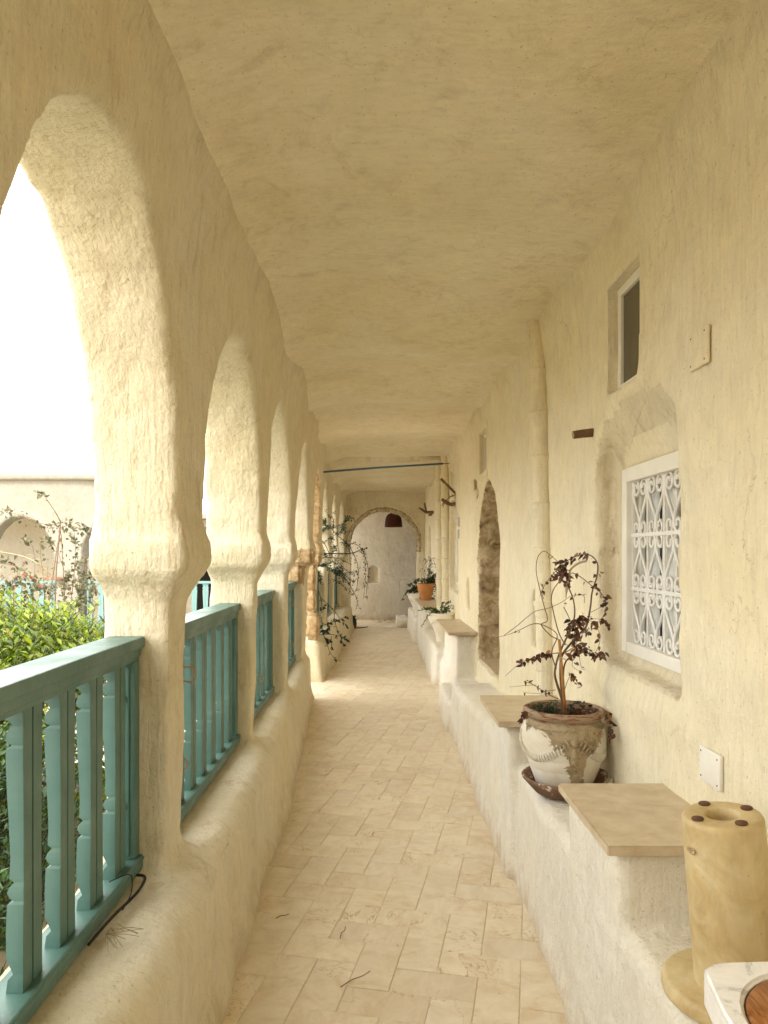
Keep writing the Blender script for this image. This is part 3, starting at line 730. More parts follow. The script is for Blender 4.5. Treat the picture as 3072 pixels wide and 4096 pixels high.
field_mesh('room_end_wall', V, Q, M['far_wash'], far, None, (0, 16.8, 0))
def fr_(b, name, mat):
    o = b.build(name, mat, far); o.matrix_parent_inverse = Matrix.Translation((0, -16.8, 0)); return o
fr_(MB().box(-1.44, -1.34, 14.9, 15.62, 0, 2.9).box(-1.44, -1.34, 16.72, 16.98, 0, 2.9).box(-1.44, -1.34, 15.62, 16.72, 0, 0.3).box(-1.44, -1.34, 15.62, 16.72, 2.6, 2.9).box(1.4, 1.5, 14.9, 16.98, 0, 2.9), 'side_wall', M['far_wash'])  # unseen left wall opened up to let more sky light in
fr_(MB().box(-1.44, 1.6, 14.885, 17.0, 2.82, 2.99), 'room_ceiling', M['far_wash'])
# ends of the arch wall into the side rooms
fr_(MB().box(-1.44, -0.84, 14.82, 14.895, 0, 2.9).box(1.10, 1.5, 14.82, 14.895, 0, 2.9), 'side_wall', M['far_wash'])

# ---------------- ceiling (structure): one uneven sheet with its thickness, in two levels
def ceiling(y0, y1, zc, seed, name):
    nx, ny = 60, int((y1-y0)/0.03)
    xs = np.linspace(-0.80, 1.10, nx).astype(np.float32); ys = np.linspace(y0, y1, ny).astype(np.float32)
    Zc = zc + np.interp(ys, [0, 2, 4, 7, 10, 14], [0.02, 0.015, 0.0, -0.005, -0.03, -0.03])[None, :] + 0*xs[:, None]
    Zc = Zc + (0.030*np.sin((ys-3.45)/1.66*2*np.pi))[None, :]*np.interp(ys, [2.0, 3.2], [0.3, 1.0])[None, :] + noise_nd([xs, ys], 0.9, seed)*0.032 + noise_nd([xs, ys], 2.4, seed+1)*0.014 + noise_nd([xs, ys], 8, seed+2)*0.0035
    Zc = Zc - 0.13*np.exp(-(xs+0.66)/0.13).clip(0, 1.3)[:, None] - 0.022*np.exp((xs-0.95)/0.05).clip(0, 1.5)[:, None]
    b = MB(); top = 3.05
    for i in range(nx):
        for j in range(ny): b.v.append((float(xs[i]), float(ys[j]), float(Zc[i, j])))
    for i in range(nx-1):
        for j in range(ny-1):
            p = i*ny+j; b.f.append((p, p+1, p+ny+1, p+ny))
    k = len(b.v)
    b.v += [(-0.80, y0, top), (-0.80, y1, top), (1.10, y1, top), (1.10, y0, top)]
    b.f.append((k, k+3, k+2, k+1))
    b.f.append(tuple([k, k+1]+[j for j in range(ny-1, -1, -1)])); b.f.append(tuple([k+2, k+3]+[(nx-1)*ny+j for j in range(ny)]))
    b.f.append(tuple([k+3, k]+[i*ny for i in range(nx)])); b.f.append(tuple([k+1, k+2]+[i*ny+ny-1 for i in range(nx-1, -1, -1)]))
    o = b.build(name, M['ceil'], None, True); tag(o, kind='structure'); return o
ceiling(-3.2, 10.15, 2.855, 61, 'ceiling')
ceiling(10.151, 14.62, 2.775, 64, 'ceiling')
roof = MB().box(-1.0, 1.9, -3.3, 14.9, 3.052, 3.20).box(-1.5, 1.9, 14.9, 17.1, 2.995, 3.20).build('flat_roof', M['facade']); tag(roof, kind='structure')
# the wall that closes the gallery behind the viewer
o = MB().box(-1.0, 1.5, -3.3, -3.15, -0.05, 3.05).build('rear_wall', M['wash']); tag(o, 'plain limewashed wall closing the gallery behind the viewer', 'wall')

# ---------------- floor
floor = MB().box(-1.44, 1.50, -3.3, 17.0, -0.30, -0.004).build('gallery_floor', M['grout']); tag(floor, kind='structure')
def tile_geo(w, l, cx=0, cy=0, a=0, z=0, tilt=(0, 0)):
    c = 0.003; t = 0.0
    pts = [(-w/2, -l/2, -0.012), (w/2, -l/2, -0.012), (w/2, l/2, -0.012), (-w/2, l/2, -0.012),
           (-w/2, -l/2, -c*0.6), (w/2, -l/2, -c*0.6), (w/2, l/2, -c*0.6), (-w/2, l/2, -c*0.6),
           (-w/2+c, -l/2+c, t), (w/2-c, -l/2+c, t), (w/2-c, l/2-c, t), (-w/2+c, l/2-c, t)]
    out = []
    for x, y, zz in pts:
        zz = zz + x*tilt[0] + y*tilt[1]
        out.append((cx+x*math.cos(a)-y*math.sin(a), cy+x*math.sin(a)+y*math.cos(a), zz+z))
    fs = [(8, 9, 10, 11)]+[(i, (i+1) % 4, 4+(i+1) % 4, 4+i) for i in range(4)]+[(4+i, 4+(i+1) % 4, 8+(i+1) % 4, 8+i) for i in range(4)]
    return out, fs
U = 0.147; GA = -R(12)
rg = random.Random(5)
tm = MB().add(*tile_geo(U-0.0014, 2*U-0.0014)).build('tile', M['tile'], floor); tdata = tm.data
bpy.data.objects.remove(tm)
near, rest = [], []
for i in range(-60, 130):
    for j in range(-40, 140):
        q = (i-j) % 4
        if q == 0: cxy, ang = ((i+1)*U, (j+0.5)*U), math.pi/2
        elif q == 3: cxy, ang = ((i+0.5)*U, (j+1)*U), 0.0
        else: continue
        x = cxy[0]*math.cos(GA)-cxy[1]*math.sin(GA)-0.05; y = cxy[0]*math.sin(GA)+cxy[1]*math.cos(GA)
        if -0.80 < x < 0.82 and -2.9 < y < 14.9 or -1.3 < x < 1.35 and 14.9 <= y < 16.75:
            (near if 1.9 < y < 7.2 and -0.74 < x < 0.74 else rest).append((x, y, ang+GA))
near.sort(key=lambda t: t[1]); rest += near[280:]; near = near[:280]
for x, y, a in near:
    o = bpy.data.objects.new('tile', tdata); COL.objects.link(o); o.parent = floor
    o.location = (x, y, rg.uniform(-0.0008, 0.0012)); o.rotation_euler = (rg.uniform(-0.004, 0.004), rg.uniform(-0.004, 0.004), a+rg.uniform(-0.004, 0.004))
b = MB()
for x, y, a in rest: b.add(*tile_geo(U-0.0014, 2*U-0.0014, x, y, a, rg.uniform(-0.0008, 0.001), (rg.uniform(-0.004, 0.004), rg.uniform(-0.004, 0.004))))
o = b.build('floor_tiles', M['tile'], floor); o['kind'] = 'stuff'
# courtyard ground and everything out to the horizon
gr = MB().add([(-400, -400, -0.6), (400, -400, -0.6), (400, 400, -0.6), (-400, 400, -0.6)], [(0, 1, 2, 3)]).build('courtyard_ground', M['ground']); tag(gr, kind='structure')

# ================================================================== THINGS
# ---------------- turquoise balustrades between the piers
BP = [(1.0, .042), (.965, .042), (.955, .034), (.94, .028), (.925, .037), (.90, .0425), (.885, .040), (.872, .030), (.86, .041), (.80, .0415), (.70, .039), (.60, .0365), (.47, .034),
      (.40, .0355), (.387, .027), (.37, .0355), (.35, .0395), (.332, .035), (.32, .027), (.308, .039), (.22, .0410), (.12, .040), (.085, .032), (.065, .028), (.045, .037), (0, .040)]
def baluster_data(h, mat, thick=0.038, sc=1.0):
    b = MB(); gw = 0.004; gd = 0.004
    for fr, wr in BP:
        w = wr
        w = (0.0470-(0.0415-w)*(0.10 if sc == 1.0 else 1.0)-0.004*math.sin(math.pi*fr)**2)*sc; z = fr*h; x = thick/2; xo = -thick/2+0.017*max(0, 0.0405-wr)/0.0135
        b.v += [(x, -w, z), (x, -gw, z), (x-gd, -gw+0.001, z), (x-gd, gw-0.001, z), (x, gw, z), (x, w, z), (xo, w, z), (xo, -w, z)]
    m = len(BP)
    for i in range(m-1):
        for k in range(8):
            p, q = i*8+k, i*8+(k+1) % 8; b.f.append((p, p+8, q+8, q))
    b.f.append(tuple(range(8))); b.f.append(tuple((m-1)*8+k for k in range(8))[::-1])
    me = bpy.data.meshes.new('baluster'); me.from_pydata(b.v, [], b.f); me.update(); me.materials.append(mat); return me
def balustrade(y0, y1, xin, zb, zt, label, mat, data, step=0.19, dark=False, axis_x=False, group=None):
    """xin = corridor-side plane of the rail; y0..y1 its run"""
    L = y1-y0
    t = empty('balustrade', (xin, y0, zb)); tag(t, label, 'balustrade', group)
    h = zt-zb
    # in local space: x = away from the corridor (negative), y = run, z = up
    MB().box(-0.115, 0.0, 0, L, h-0.036, h, 0.004).build('hand_rail', mat, t)
    MB().box(-0.092, -0.012, 0.002, L-0.002, h-0.062, h-0.0362, 0.003).box(-0.086, -0.0175, 0.002, L-0.002, h-0.075, h-0.0622, 0.002).build('moulding', mat, t)
    MB().box(-0.105, -0.004, 0.002, L-0.002, 0, 0.047, 0.005).box(-0.095, -0.0005, 0.003, L-0.003, 0.030, 0.041, 0.003).build('bottom_rail', mat, t)
    for yy in (0.003, L-0.053):
        p = MB().box(-0.088, -0.016, yy, yy+0.05, 0.0475, h-0.0755, 0.004).box(-0.072, -0.032, yy-0.004 if yy > 0.1 else yy+0.046, yy if yy > 0.1 else yy+0.054, 0.06, h-0.09, 0.003).build('end_post', mat, t)
        s = -1 if yy > 0.1 else 1
        yb = yy if s < 0 else yy+0.05
        for zz in (0.22, h-0.19):
            MB().tube([(-0.052, yb-0.003 if s < 0 else yb+0.003, zz), (-0.052, yb+s*0.010, zz), (-0.052, yb+s*0.014, zz)], [0.013, 0.011, 0.006], 10).build('bolt', mat, p, True)
    MB().box(-0.085, -0.02, L-0.04, L-0.002, -0.06, -0.0005, 0.003).build('foot', mat, t)
    n = max(1, int((L-0.26)/step)+1); step = (L-0.27)/max(1, n-1) if n > 1 and L < 1.0 else step
    for i in range(n):
        o = bpy.data.objects.new('baluster', data); COL.objects.link(o); o.parent = t
        o.location = (-0.048+rg.uniform(-.001, .001), L-0.053-0.045-0.047-i*step+rg.uniform(-.003, .003), 0.0475); o.rotation_euler = (0, 0, rg.uniform(-0.02, 0.02))
    return t
ZB, ZT = 0.487, 1.233
bd = baluster_data(ZT-ZB-0.0475-0.0755, M['teal'])
GB = 'turquoise balustrades between the piers of the gallery'
for (y0, y1, xin, lb) in [(1.105, 2.385, -0.748, 'turquoise wooden balustrade nearest the viewer, bottom left'),
                      (2.60, 3.965, -0.730, 'second turquoise balustrade, between the first and second pier'),
                      (4.10, 5.395, -0.745, 'third turquoise balustrade, between the second and third pier'),
                      (5.67, 7.05, -0.772, 'fourth turquoise balustrade, ending at the pier of bare ochre stone'),
                      (9.19, 10.56, -0.815, 'dark shaded balustrade just past the bare stone pier, behind the climbing plant'),
                      (11.14, 12.66, -0.81, 'dark shaded balustrade second past the bare stone pier, overgrown by the climbing plant'),
                      (12.89, 14.46, -0.77, 'farthest turquoise balustrade, beside the round arch'),
                      (-0.68, 0.74, -0.748, 'turquoise balustrade beside the viewer, out of the picture')]:
    balustrade(y0, y1, xin, ZB, ZT, lb, M['teal'], bd, group=GB)

# ---------------- marble slabs on the bench blocks
def slab_thing(x0, x1, y0, y1, zt, label, seed, t=0.027):
    bm = bmesh.new()
    bmesh.ops.create_cube(bm, size=1, matrix=Matrix.LocRotScale(((x0+x1)/2, (y0+y1)/2, zt-t/2), None, (x1-x0, y1-y0, t)))
    bmesh.ops.subdivide_edges(bm, edges=bm.edges[:], cuts=14, use_grid_fill=True)
    for v in bm.verts:
        e = min(abs(v.co.x-x0), abs(v.co.y-y0), abs(v.co.y-y1))
        if e < 1e-4:
            d = mn.noise(v.co*35+Vector((seed, 0, 0)))*0.0016
            v.co.x += d if abs(v.co.x-x0) < 1e-4 else 0
            v.co.y += d if abs(v.co.y-y0) < 1e-4 or abs(v.co.y-y1) < 1e-4 else 0
    bmesh.ops.bevel(bm, geom=[e for e in bm.edges if e.is_manifold and e.calc_face_angle(0) > 0.9], offset=0.0035, segments=2, affect='EDGES')
    me = bpy.data.meshes.new('stone_slab'); bm.to_mesh(me); bm.free()
    o = link_mesh('stone_slab', me, M['slab']); tag(o, label, 'slab'); return o
slab_thing(0.600, 0.972, 1.925, 2.455, 0.738, 'beige limestone slab on the nearest raised block of the bench', 1)
slab_thing(0.548, 0.972, 3.35, 3.975, 0.738, 'beige limestone slab on the bench block behind the large weathered pot', 2)
slab_thing(0.683, 0.972, 7.12, 8.60, 0.736, 'beige limestone slab in front of the white urn, just past the stone doorway', 3)
slab_thing(0.630, 0.965, 10.68, 12.50, 0.738, 'farthest limestone slab, carrying the terracotta pot', 4)

# ---------------- the upside-down sandstone pedestal, bottom right
ped = empty('stone_pedestal', (0.80, 1.655, 0.50)); tag(ped, 'yellow sandstone pedestal, a hollow cylinder standing on a round disc with four felt pads', 'pedestal')
prof = [(0.0, 0.004), (0.146, 0.004), (0.153, 0.010), (0.156, 0.020), (0.155, 0.032), (0.150, 0.040), (0.142, 0.043), (0.0, 0.043)]
MB().lathe(prof, 72).build('base_disc', M['yellow_stone'], ped, True)
cyl = [(0.004, 0.0), (0.089, 0.0), (0.093, 0.008), (0.0935, 0.02), (0.0905, 0.20), (0.0875, 0.386), (0.0865, 0.393), (0.083, 0.3985), (0.076, 0.4), (0.040, 0.4), (0.0365, 0.397), (0.036, 0.38), (0.036, 0.30), (0.0, 0.30)]
cy = MB().lathe(cyl, 72).build('cylinder', M['yellow_stone'], ped, True)
cy.location = (0.002, -0.01, 0.0435); cy.scale = (0.965, 0.965, 0.955); cy.rotation_euler = (R(1), R(-6.0), 0)
for a in (100, 195, 282, 12):
    p = MB().lathe([(0, 0), (0.0125, 0), (0.0135, 0.002), (0.0125, 0.0045), (0, 0.005)], 20).build('felt_pad', M['felt'], cy, True)
    p.location = (0.0655*math.cos(R(a)), 0.0655*math.sin(R(a)), 0.4)
k = MB()
for i in range(9):
    a = i*0.7; k.lathe([(0, 0), (0.003+0.001*(i % 3), 0), (0.002, 0.0012), (0, 0.0015)], 8, (0.0045*math.cos(a)*(i > 0), 0.010*math.sin(a)*(i > 0), 0))
o = k.build('rusty_scar', M['jamb'], cy); o.location = (-0.0885, -0.026, 0.335); o.rotation_euler = (0, R(-90), R(16))

# ---------------- white marble board with olive wood, bottom right corner
def marble_mat():
    m, n, l, b = new_mat('white_marble'); P = tex(n, l)
    v = noise(n, l, P, 9, 9, 0.65, 2.2); r = ramp(n, [(0.35, (0.86, 0.86, 0.85)), (0.55, (0.78, 0.77, 0.76)), (0.62, (0.52, 0.51, 0.51)), (0.70, (0.80, 0.79, 0.78))]); l.new(v, r.inputs[0]); l.new(r.outputs[0], b.inputs['Base Color'])
    b.inputs['Roughness'].default_value = 0.25; l.new(bump(n, l, noise(n, l, P, 50, 3), 0.1, 0.002), b.inputs['Normal']); return m
def olive_mat():
    m, n, l, b = new_mat('olive_wood'); P = tex(n, l, scale=(40, 9.0, 40), rot=(0, 0, 0.5))
    w = nd(n, 'ShaderNodeTexNoise', inp={'Scale': 1.6, 'Detail': 7.0, 'Roughness': 0.6, 'Distortion': 1.6}); l.new(P, w.inputs['Vector'])
    r = ramp(n, [(0.32, (0.07, 0.02, 0.006)), (0.42, (0.22, 0.075, 0.018)), (0.55, (0.34, 0.13, 0.035)), (0.70, (0.46, 0.22, 0.075))]); l.new(w.outputs[0], r.inputs[0]); l.new(r.outputs[0], b.inputs['Base Color'])
    b.inputs['Roughness'].default_value = 0.3; return m
M['marble'] = marble_mat(); M['olive'] = olive_mat()
mb = empty('marble_stand', (0.585, 0.95, 0.50)); tag(mb, 'white marble board with a round inset of olive wood, in the bottom right corner', 'board')
def plate_outline():
    # outline in local x, y: rounded far-left corner, round bite on the right side
    pts = [(-0.050, 0.0), (-0.040, 0.22), (-0.020, 0.33), (-0.010, 0.350), (0.008, 0.362), (0.03, 0.367), (0.21, 0.375), (0.235, 0.34)]
    for i in range(0, 17):
        a = math.radians(58+155*i/16); pts.append((0.145+0.1535*math.cos(a), 0.18+0.1535*math.sin(a)))
    return pts+[(0.03, 0.0)]
def extrude(pts, z0, z1, name, mat, parent, bev=0.006):
    bm = bmesh.new(); f = bm.faces.new([bm.verts.new((x, y, z1)) for x, y in pts])
    if f.normal.z < 0: f.normal_flip()
    r = bmesh.ops.extrude_face_region(bm, geom=[f]); bmesh.ops.translate(bm, verts=[v for v in r['geom'] if isinstance(v, bmesh.types.BMVert)], vec=(0, 0, z0-z1))
    bmesh.ops.recalc_face_normals(bm, faces=bm.faces[:])
    ed = [e for e in bm.edges if e.is_manifold and e.calc_face_angle(0) > 1.0]
    bmesh.ops.bevel(bm, geom=ed, offset=bev, segments=3, affect='EDGES', clamp_overlap=True)
    me = bpy.data.meshes.new(name); bm.to_mesh(me); bm.free(); o = link_mesh(name, me, mat, parent, False)
    for p in me.polygons: p.use_smooth = p.area < 2e-4
    return o
extrude(plate_outline(), 0.215, 0.275, 'marble_slab', M['marble'], mb)
MB().lathe([(0, 0.200), (0.13, 0.200), (0.148, 0.208), (0.151, 0.22), (0.151, 0.268), (0.147, 0.273), (0.0, 0.2735)], 64, (0.145, 0.18, 0)).build('wood_inset', M['olive'], mb, True)
MB().box(0.16, 0.30, 0.10, 0.24, 0.004, 0.1995, 0.004).build('wood_foot', M['olive'], mb)

# ---------------- the big weathered pot, its saucer, and the dry plant in it
def pot_mat():
    m, n, l, b = new_mat('flaking_white_pot'); P = tex(n, l)
    sx = n.new('ShaderNodeSeparateXYZ'); l.new(P, sx.inputs[0])
    # limewash has flaked off in a patch that runs down the front from the rim
    nn = noise(n, l, P, 13, 8, 0.72, 0.5); nl = noise(n, l, P, 5.0, 4, 0.6, 0.3)
    ab = nd(n, 'ShaderNodeMath', operation='ABSOLUTE'); sh_ = nd(n, 'ShaderNodeMath', operation='ADD', inp={1: -0.005}); l.new(sx.outputs[0], sh_.inputs[0]); l.new(sh_.outputs[0], ab.inputs[0])
    # width of the bare patch against height
    mr = nd(n, 'ShaderNodeMapRange', inp={1: 0.13, 2: 0.275, 3: 0.045, 4: 0.17}); l.new(sx.outputs[2], mr.inputs[0])
    df = nd(n, 'ShaderNodeMath', operation='SUBTRACT'); l.new(mr.outputs[0], df.inputs[0]); l.new(ab.outputs[0], df.inputs[1])
    sc = nd(n, 'ShaderNodeMath', operation='MULTIPLY_ADD', inp={1: 9.0, 2: 0.0}); l.new(df.outputs[0], sc.inputs[0])
    a1 = nd(n, 'ShaderNodeMath', operation='MULTIPLY_ADD', inp={1: 1.7, 2: -0.92}); l.new(nn, a1.inputs[0])
    a1b = nd(n, 'ShaderNodeMath', operation='MULTIPLY_ADD', inp={1: 1.4, 2: -0.78}); l.new(nl, a1b.inputs[0])
    a2 = nd(n, 'ShaderNodeMath', operation='ADD'); l.new(sc.outputs[0], a2.inputs[0]); l.new(a1.outputs[0], a2.inputs[1])
    a4 = nd(n, 'ShaderNodeMath', operation='ADD'); l.new(a2.outputs[0], a4.inputs[0]); l.new(a1b.outputs[0], a4.inputs[1])
    fy = nd(n, 'ShaderNodeMath', operation='LESS_THAN', inp={1: 0.06}); l.new(sx.outputs[1], fy.inputs[0])
    st = ramp(n, [(0.50, g(0)), (0.53, g(1))]); a3 = nd(n, 'ShaderNodeMath', operation='ADD', inp={1: 0.5}); l.new(a4.outputs[0], a3.inputs[0]); l.new(a3.outputs[0], st.inputs[0])
    mk = nd(n, 'ShaderNodeMath', operation='MULTIPLY'); l.new(st.outputs[0], mk.inputs[0]); l.new(fy.outputs[0], mk.inputs[1])
    cl = noise(n, l, P, 20, 8, 0.7, 0.4); rc = ramp(n, [(0.30, (0.14, 0.105, 0.06)), (0.45, (0.30, 0.235, 0.14)), (0.56, (0.42, 0.34, 0.22)), (0.66, (0.30, 0.14, 0.06)), (0.74, (0.62, 0.55, 0.42))]); l.new(cl, rc.inputs[0])
    wh = noise(n, l, P, 7, 6, 0.65, 0.5); rw = ramp(n, [(0.4, (0.74, 0.71, 0.64)), (0.60, (0.68, 0.62, 0.49)), (0.72, (0.46, 0.36, 0.22))]); l.new(wh, rw.inputs[0])
    c = mixc(n, l, mk.outputs[0], rw.outputs[0], rc.outputs[0])
    # red bare clay under the rim
    rz = nd(n, 'ShaderNodeMapRange', inp={1: 0.285, 2: 0.292, 3: 0.0, 4: 1.0}); l.new(sx.outputs[2], rz.inputs[0])
    rr_ = noise(n, l, tex(n, l, scale=(6, 6, 40)), 2.2, 6, 0.7, 0.6); rrr = ramp(n, [(0.50, (0.33, 0.25, 0.165)), (0.56, (0.24, 0.12, 0.065)), (0.62, (0.22, 0.06, 0.025)), (0.70, (0.14, 0.06, 0.03))]); l.new(rr_, rrr.inputs[0])
    c = mixc(n, l, rz.outputs[0], c, rrr.outputs[0])
    l.new(c, b.inputs['Base Color']); b.inputs['Roughness'].default_value = 0.85
    nb = bump(n, l, mk.outputs[0], -0.9, 0.006); nb = bump(n, l, noise(n, l, P, 55, 6, 0.7), 0.45, 0.004, nb); l.new(nb, b.inputs['Normal']); return m
M['pot'] = pot_mat()
def clay_mat(name, base, dark, light, flake=0.66):
    m, n, l, b = new_mat(name); P = tex(n, l); a = noise(n, l, P, 9, 7, 0.68, 0.5)
    r = ramp(n, [(0.3, dark), (0.5, base), (flake, base), (flake+0.02, light)]); l.new(a, r.inputs[0]); l.new(r.outputs[0], b.inputs['Base Color'])
    b.inputs['Roughness'].default_value = 0.85; l.new(bump(n, l, noise(n, l, P, 45, 6, 0.7), 0.4, 0.005), b.inputs['Normal']); return m
M['saucer'] = clay_mat('old_clay_saucer', (0.19, 0.105, 0.065), (0.08, 0.045, 0.03), (0.60, 0.54, 0.43), 0.565)
M['terracotta'] = clay_mat('orange_terracotta', (0.52, 0.235, 0.075), (0.40, 0.16, 0.05), (0.72, 0.60, 0.42), 0.72)
M['urn'] = clay_mat('white_urn_clay', (0.80, 0.76, 0.67), (0.72, 0.66, 0.54), (0.45, 0.20, 0.09), 0.74)
PX, PY, PZ = 0.770, 3.06, 0.520
pot = empty('weathered_pot', (PX, PY, PZ+0.012)); tag(pot, 'large round pot with flaking whitewash and rope garlands, standing in a clay saucer', 'plant pot')
pp = [(0.0, 0.010), (0.108, 0.010), (0.112, 0.016), (0.125, 0.05), (0.140, 0.09), (0.1395, 0.094), (0.142, 0.098), (0.154, 0.135), (0.1535, 0.139), (0.156, 0.143), (0.1675, 0.185), (0.170, 0.215), (0.167, 0.245),
      (0.160, 0.268), (0.152, 0.283), (0.146, 0.292), (0.147, 0.297), (0.158, 0.301), (0.163, 0.308), (0.1645, 0.318), (0.162, 0.327), (0.155, 0.332), (0.147, 0.331), (0.141, 0.322), (0.139, 0.300), (0.139, 0.27)]
pp = [(r*1.0, z) for r, z in pp]
MB().lathe(pp, 96, wob=lambda a, z: 0.0015*math.sin(3*a+z*20)+0.0008*math.sin(11*a+1+z*60)).build('body', M['pot'], pot, True)
MB().lathe([(0, 0.298), (0.07, 0.300), (0.1405, 0.296)], 32, wob=lambda a, z: 0.0).build('soil', M['soil'], pot, True)
def rad(z):
    return float(np.interp(z, [q[1] for q in pp[:19]], [q[0] for q in pp[:19]]))
# rope garlands: swags of slanted ribs hanging between knobs
for s0 in range(3):
    k = MB()
    a0, a1 = R(-90+120*s0), R(-90+120*(s0+1))
    nr = 26
    for i in range(nr):
        t = (i+0.5)/nr; a = a0+0.10+(a1-a0-0.20)*t; zc = 0.232-0.085*math.sin(math.pi*t)**0.75
        r = rad(zc)
        tang = Vector((-math.sin(a), math.cos(a), 0)); sl = -0.085*math.pi*math.cos(math.pi*t)/(a1-a0)/0.165*0.8
        dr = Vector((0, 0, 1))-tang*sl; dr.normalize()
        c0 = Vector((r*math.cos(a), r*math.sin(a), zc)); nrm = Vector((math.cos(a), math.sin(a), 0))
        hw = 0.016
        P0, P1, P2 = c0-dr*hw, c0+nrm*0.007, c0+dr*hw
        P0 = Vector((rad(P0.z)*P0.x/math.hypot(P0.x, P0.y), rad(P0.z)*P0.y/math.hypot(P0.x, P0.y), P0.z)); P2 = Vector((rad(P2.z)*P2.x/math.hypot(P2.x, P2.y), rad(P2.z)*P2.y/math.hypot(P2.x, P2.y), P2.z))
        k.tube([P0, P0.lerp(P1, .5)+nrm*.003, P1, P1.lerp(P2, .5)+nrm*.003, P2], [0.002, 0.0042, 0.0048, 0.0042, 0.002], 6)
    k.build('rope_garland', M['pot'], pot, True)
for s0 in range(3):
    k = MB()
    a = R(-90+120*s0); r = rad(0.225)
    c0 = Vector((r*math.cos(a), r*math.sin(a), 0.226)); nrm = Vector((math.cos(a), math.sin(a), 0))
    k.tube([c0-nrm*.004, c0+nrm*.008, c0+nrm*.012, c0+nrm*.0135], [0.017, 0.0155, 0.010, 0.003], 14)
    c1 = Vector((rad(0.13)*math.cos(a), rad(0.13)*math.sin(a), 0.13)); c2 = Vector((rad(0.205)*math.cos(a), rad(0.205)*math.sin(a), 0.205))
    k.tube([c2, c2.lerp(c1, .3)+nrm*.002, c2.lerp(c1, .7)+nrm*.003, c1], [0.008, 0.012, 0.016, 0.010], 10)
    k.build('knob', M['pot'], pot, True)
k = MB()
for i in range(40):
    a0 = 2*math.pi*i/40
    k.tube([Vector((rad(0.268-0.006*math.sin(math.pi*j/5))*math.cos(a0+j/5*0.157), rad(0.268-0.006*math.sin(math.pi*j/5))*math.sin(a0+j/5*0.157), 0.270-0.007*math.sin(math.pi*j/5))) for j in range(6)], 0.0018, 4)
k.build('scallop_band', M['pot'], pot, True)
sau = MB().lathe([(0, 0.0), (0.120, 0.0), (0.135, 0.006), (0.168, 0.042), (0.183, 0.058), (0.1855, 0.066), (0.182, 0.071), (0.174, 0.070), (0.166, 0.060), (0.135, 0.020), (0.120, 0.012), (0, 0.012)], 72,
                 wob=lambda a, z: 0.0018*math.sin(2*a)+0.001*math.sin(7*a)).build('clay_saucer', M['saucer'], None, True)
sau.location = (PX+0.012, PY-0.012, PZ-0.0015); tag(sau, 'round clay saucer with peeling whitewash under the large weathered pot', 'saucer')

# ---- leaves and stems
def leaf_mat(name, stops, rough=0.5, trans=0.25):
    m, n, l, b = new_mat(name); ge = n.new('ShaderNodeNewGeometry'); r = ramp(n, stops); l.new(ge.outputs['Random Per Island'], r.inputs[0])
    l.new(r.outputs[0], b.inputs['Base Color']); b.inputs['Roughness'].default_value = rough
    if trans > 0:
        t = n.new('ShaderNodeBsdfTranslucent'); l.new(r.outputs[0], t.inputs[0]); mx = nd(n, 'ShaderNodeMixShader', inp={0: trans})
        l.new(b.outputs[0], mx.inputs[1]); l.new(t.outputs[0], mx.inputs[2]); l.new(mx.outputs[0], n['Material Output'].inputs[0])
    return m
M['dry_leaf'] = leaf_mat('dry_brown_leaf', [(0, (0.035, 0.014, 0.010)), (0.3, (0.085, 0.032, 0.020)), (0.6, (0.14, 0.055, 0.032)), (0.8, (0.16, 0.10, 0.075)), (0.95, (0.30, 0.12, 0.03))], 0.6, 0.12)
M['bark'] = simple('thin_brown_stem', (0.20, 0.11, 0.06), 0.8, 0.2, 30)
M['cane'] = simple('split_cane', (0.50, 0.24, 0.06), 0.5, 0.15, 20)
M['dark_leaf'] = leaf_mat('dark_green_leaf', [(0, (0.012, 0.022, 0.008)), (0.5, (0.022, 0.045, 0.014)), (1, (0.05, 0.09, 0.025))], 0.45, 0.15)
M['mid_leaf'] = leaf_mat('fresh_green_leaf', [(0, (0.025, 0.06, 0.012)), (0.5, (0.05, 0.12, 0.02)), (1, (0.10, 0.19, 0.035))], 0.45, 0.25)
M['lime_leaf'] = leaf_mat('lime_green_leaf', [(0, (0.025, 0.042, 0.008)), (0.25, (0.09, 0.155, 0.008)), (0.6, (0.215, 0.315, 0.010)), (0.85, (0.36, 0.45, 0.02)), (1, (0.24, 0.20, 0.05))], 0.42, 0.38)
M['dark_stem'] = simple('dark_stem', (0.035, 0.025, 0.018), 0.8, 0.2, 30)
M['pale_stem'] = simple('pale_dry_stem', (0.42, 0.33, 0.20), 0.8, 0.2, 30)
M['olive_leaf'] = leaf_mat('thin_olive_leaf', [(0, (0.05, 0.06, 0.025)), (0.5, (0.11, 0.11, 0.05)), (1, (0.22, 0.19, 0.10))], 0.5, 0.3)
M['red_petal'] = leaf_mat('red_bract', [(0, (0.35, 0.02, 0.03)), (1, (0.60, 0.06, 0.09))], 0.5, 0.35)
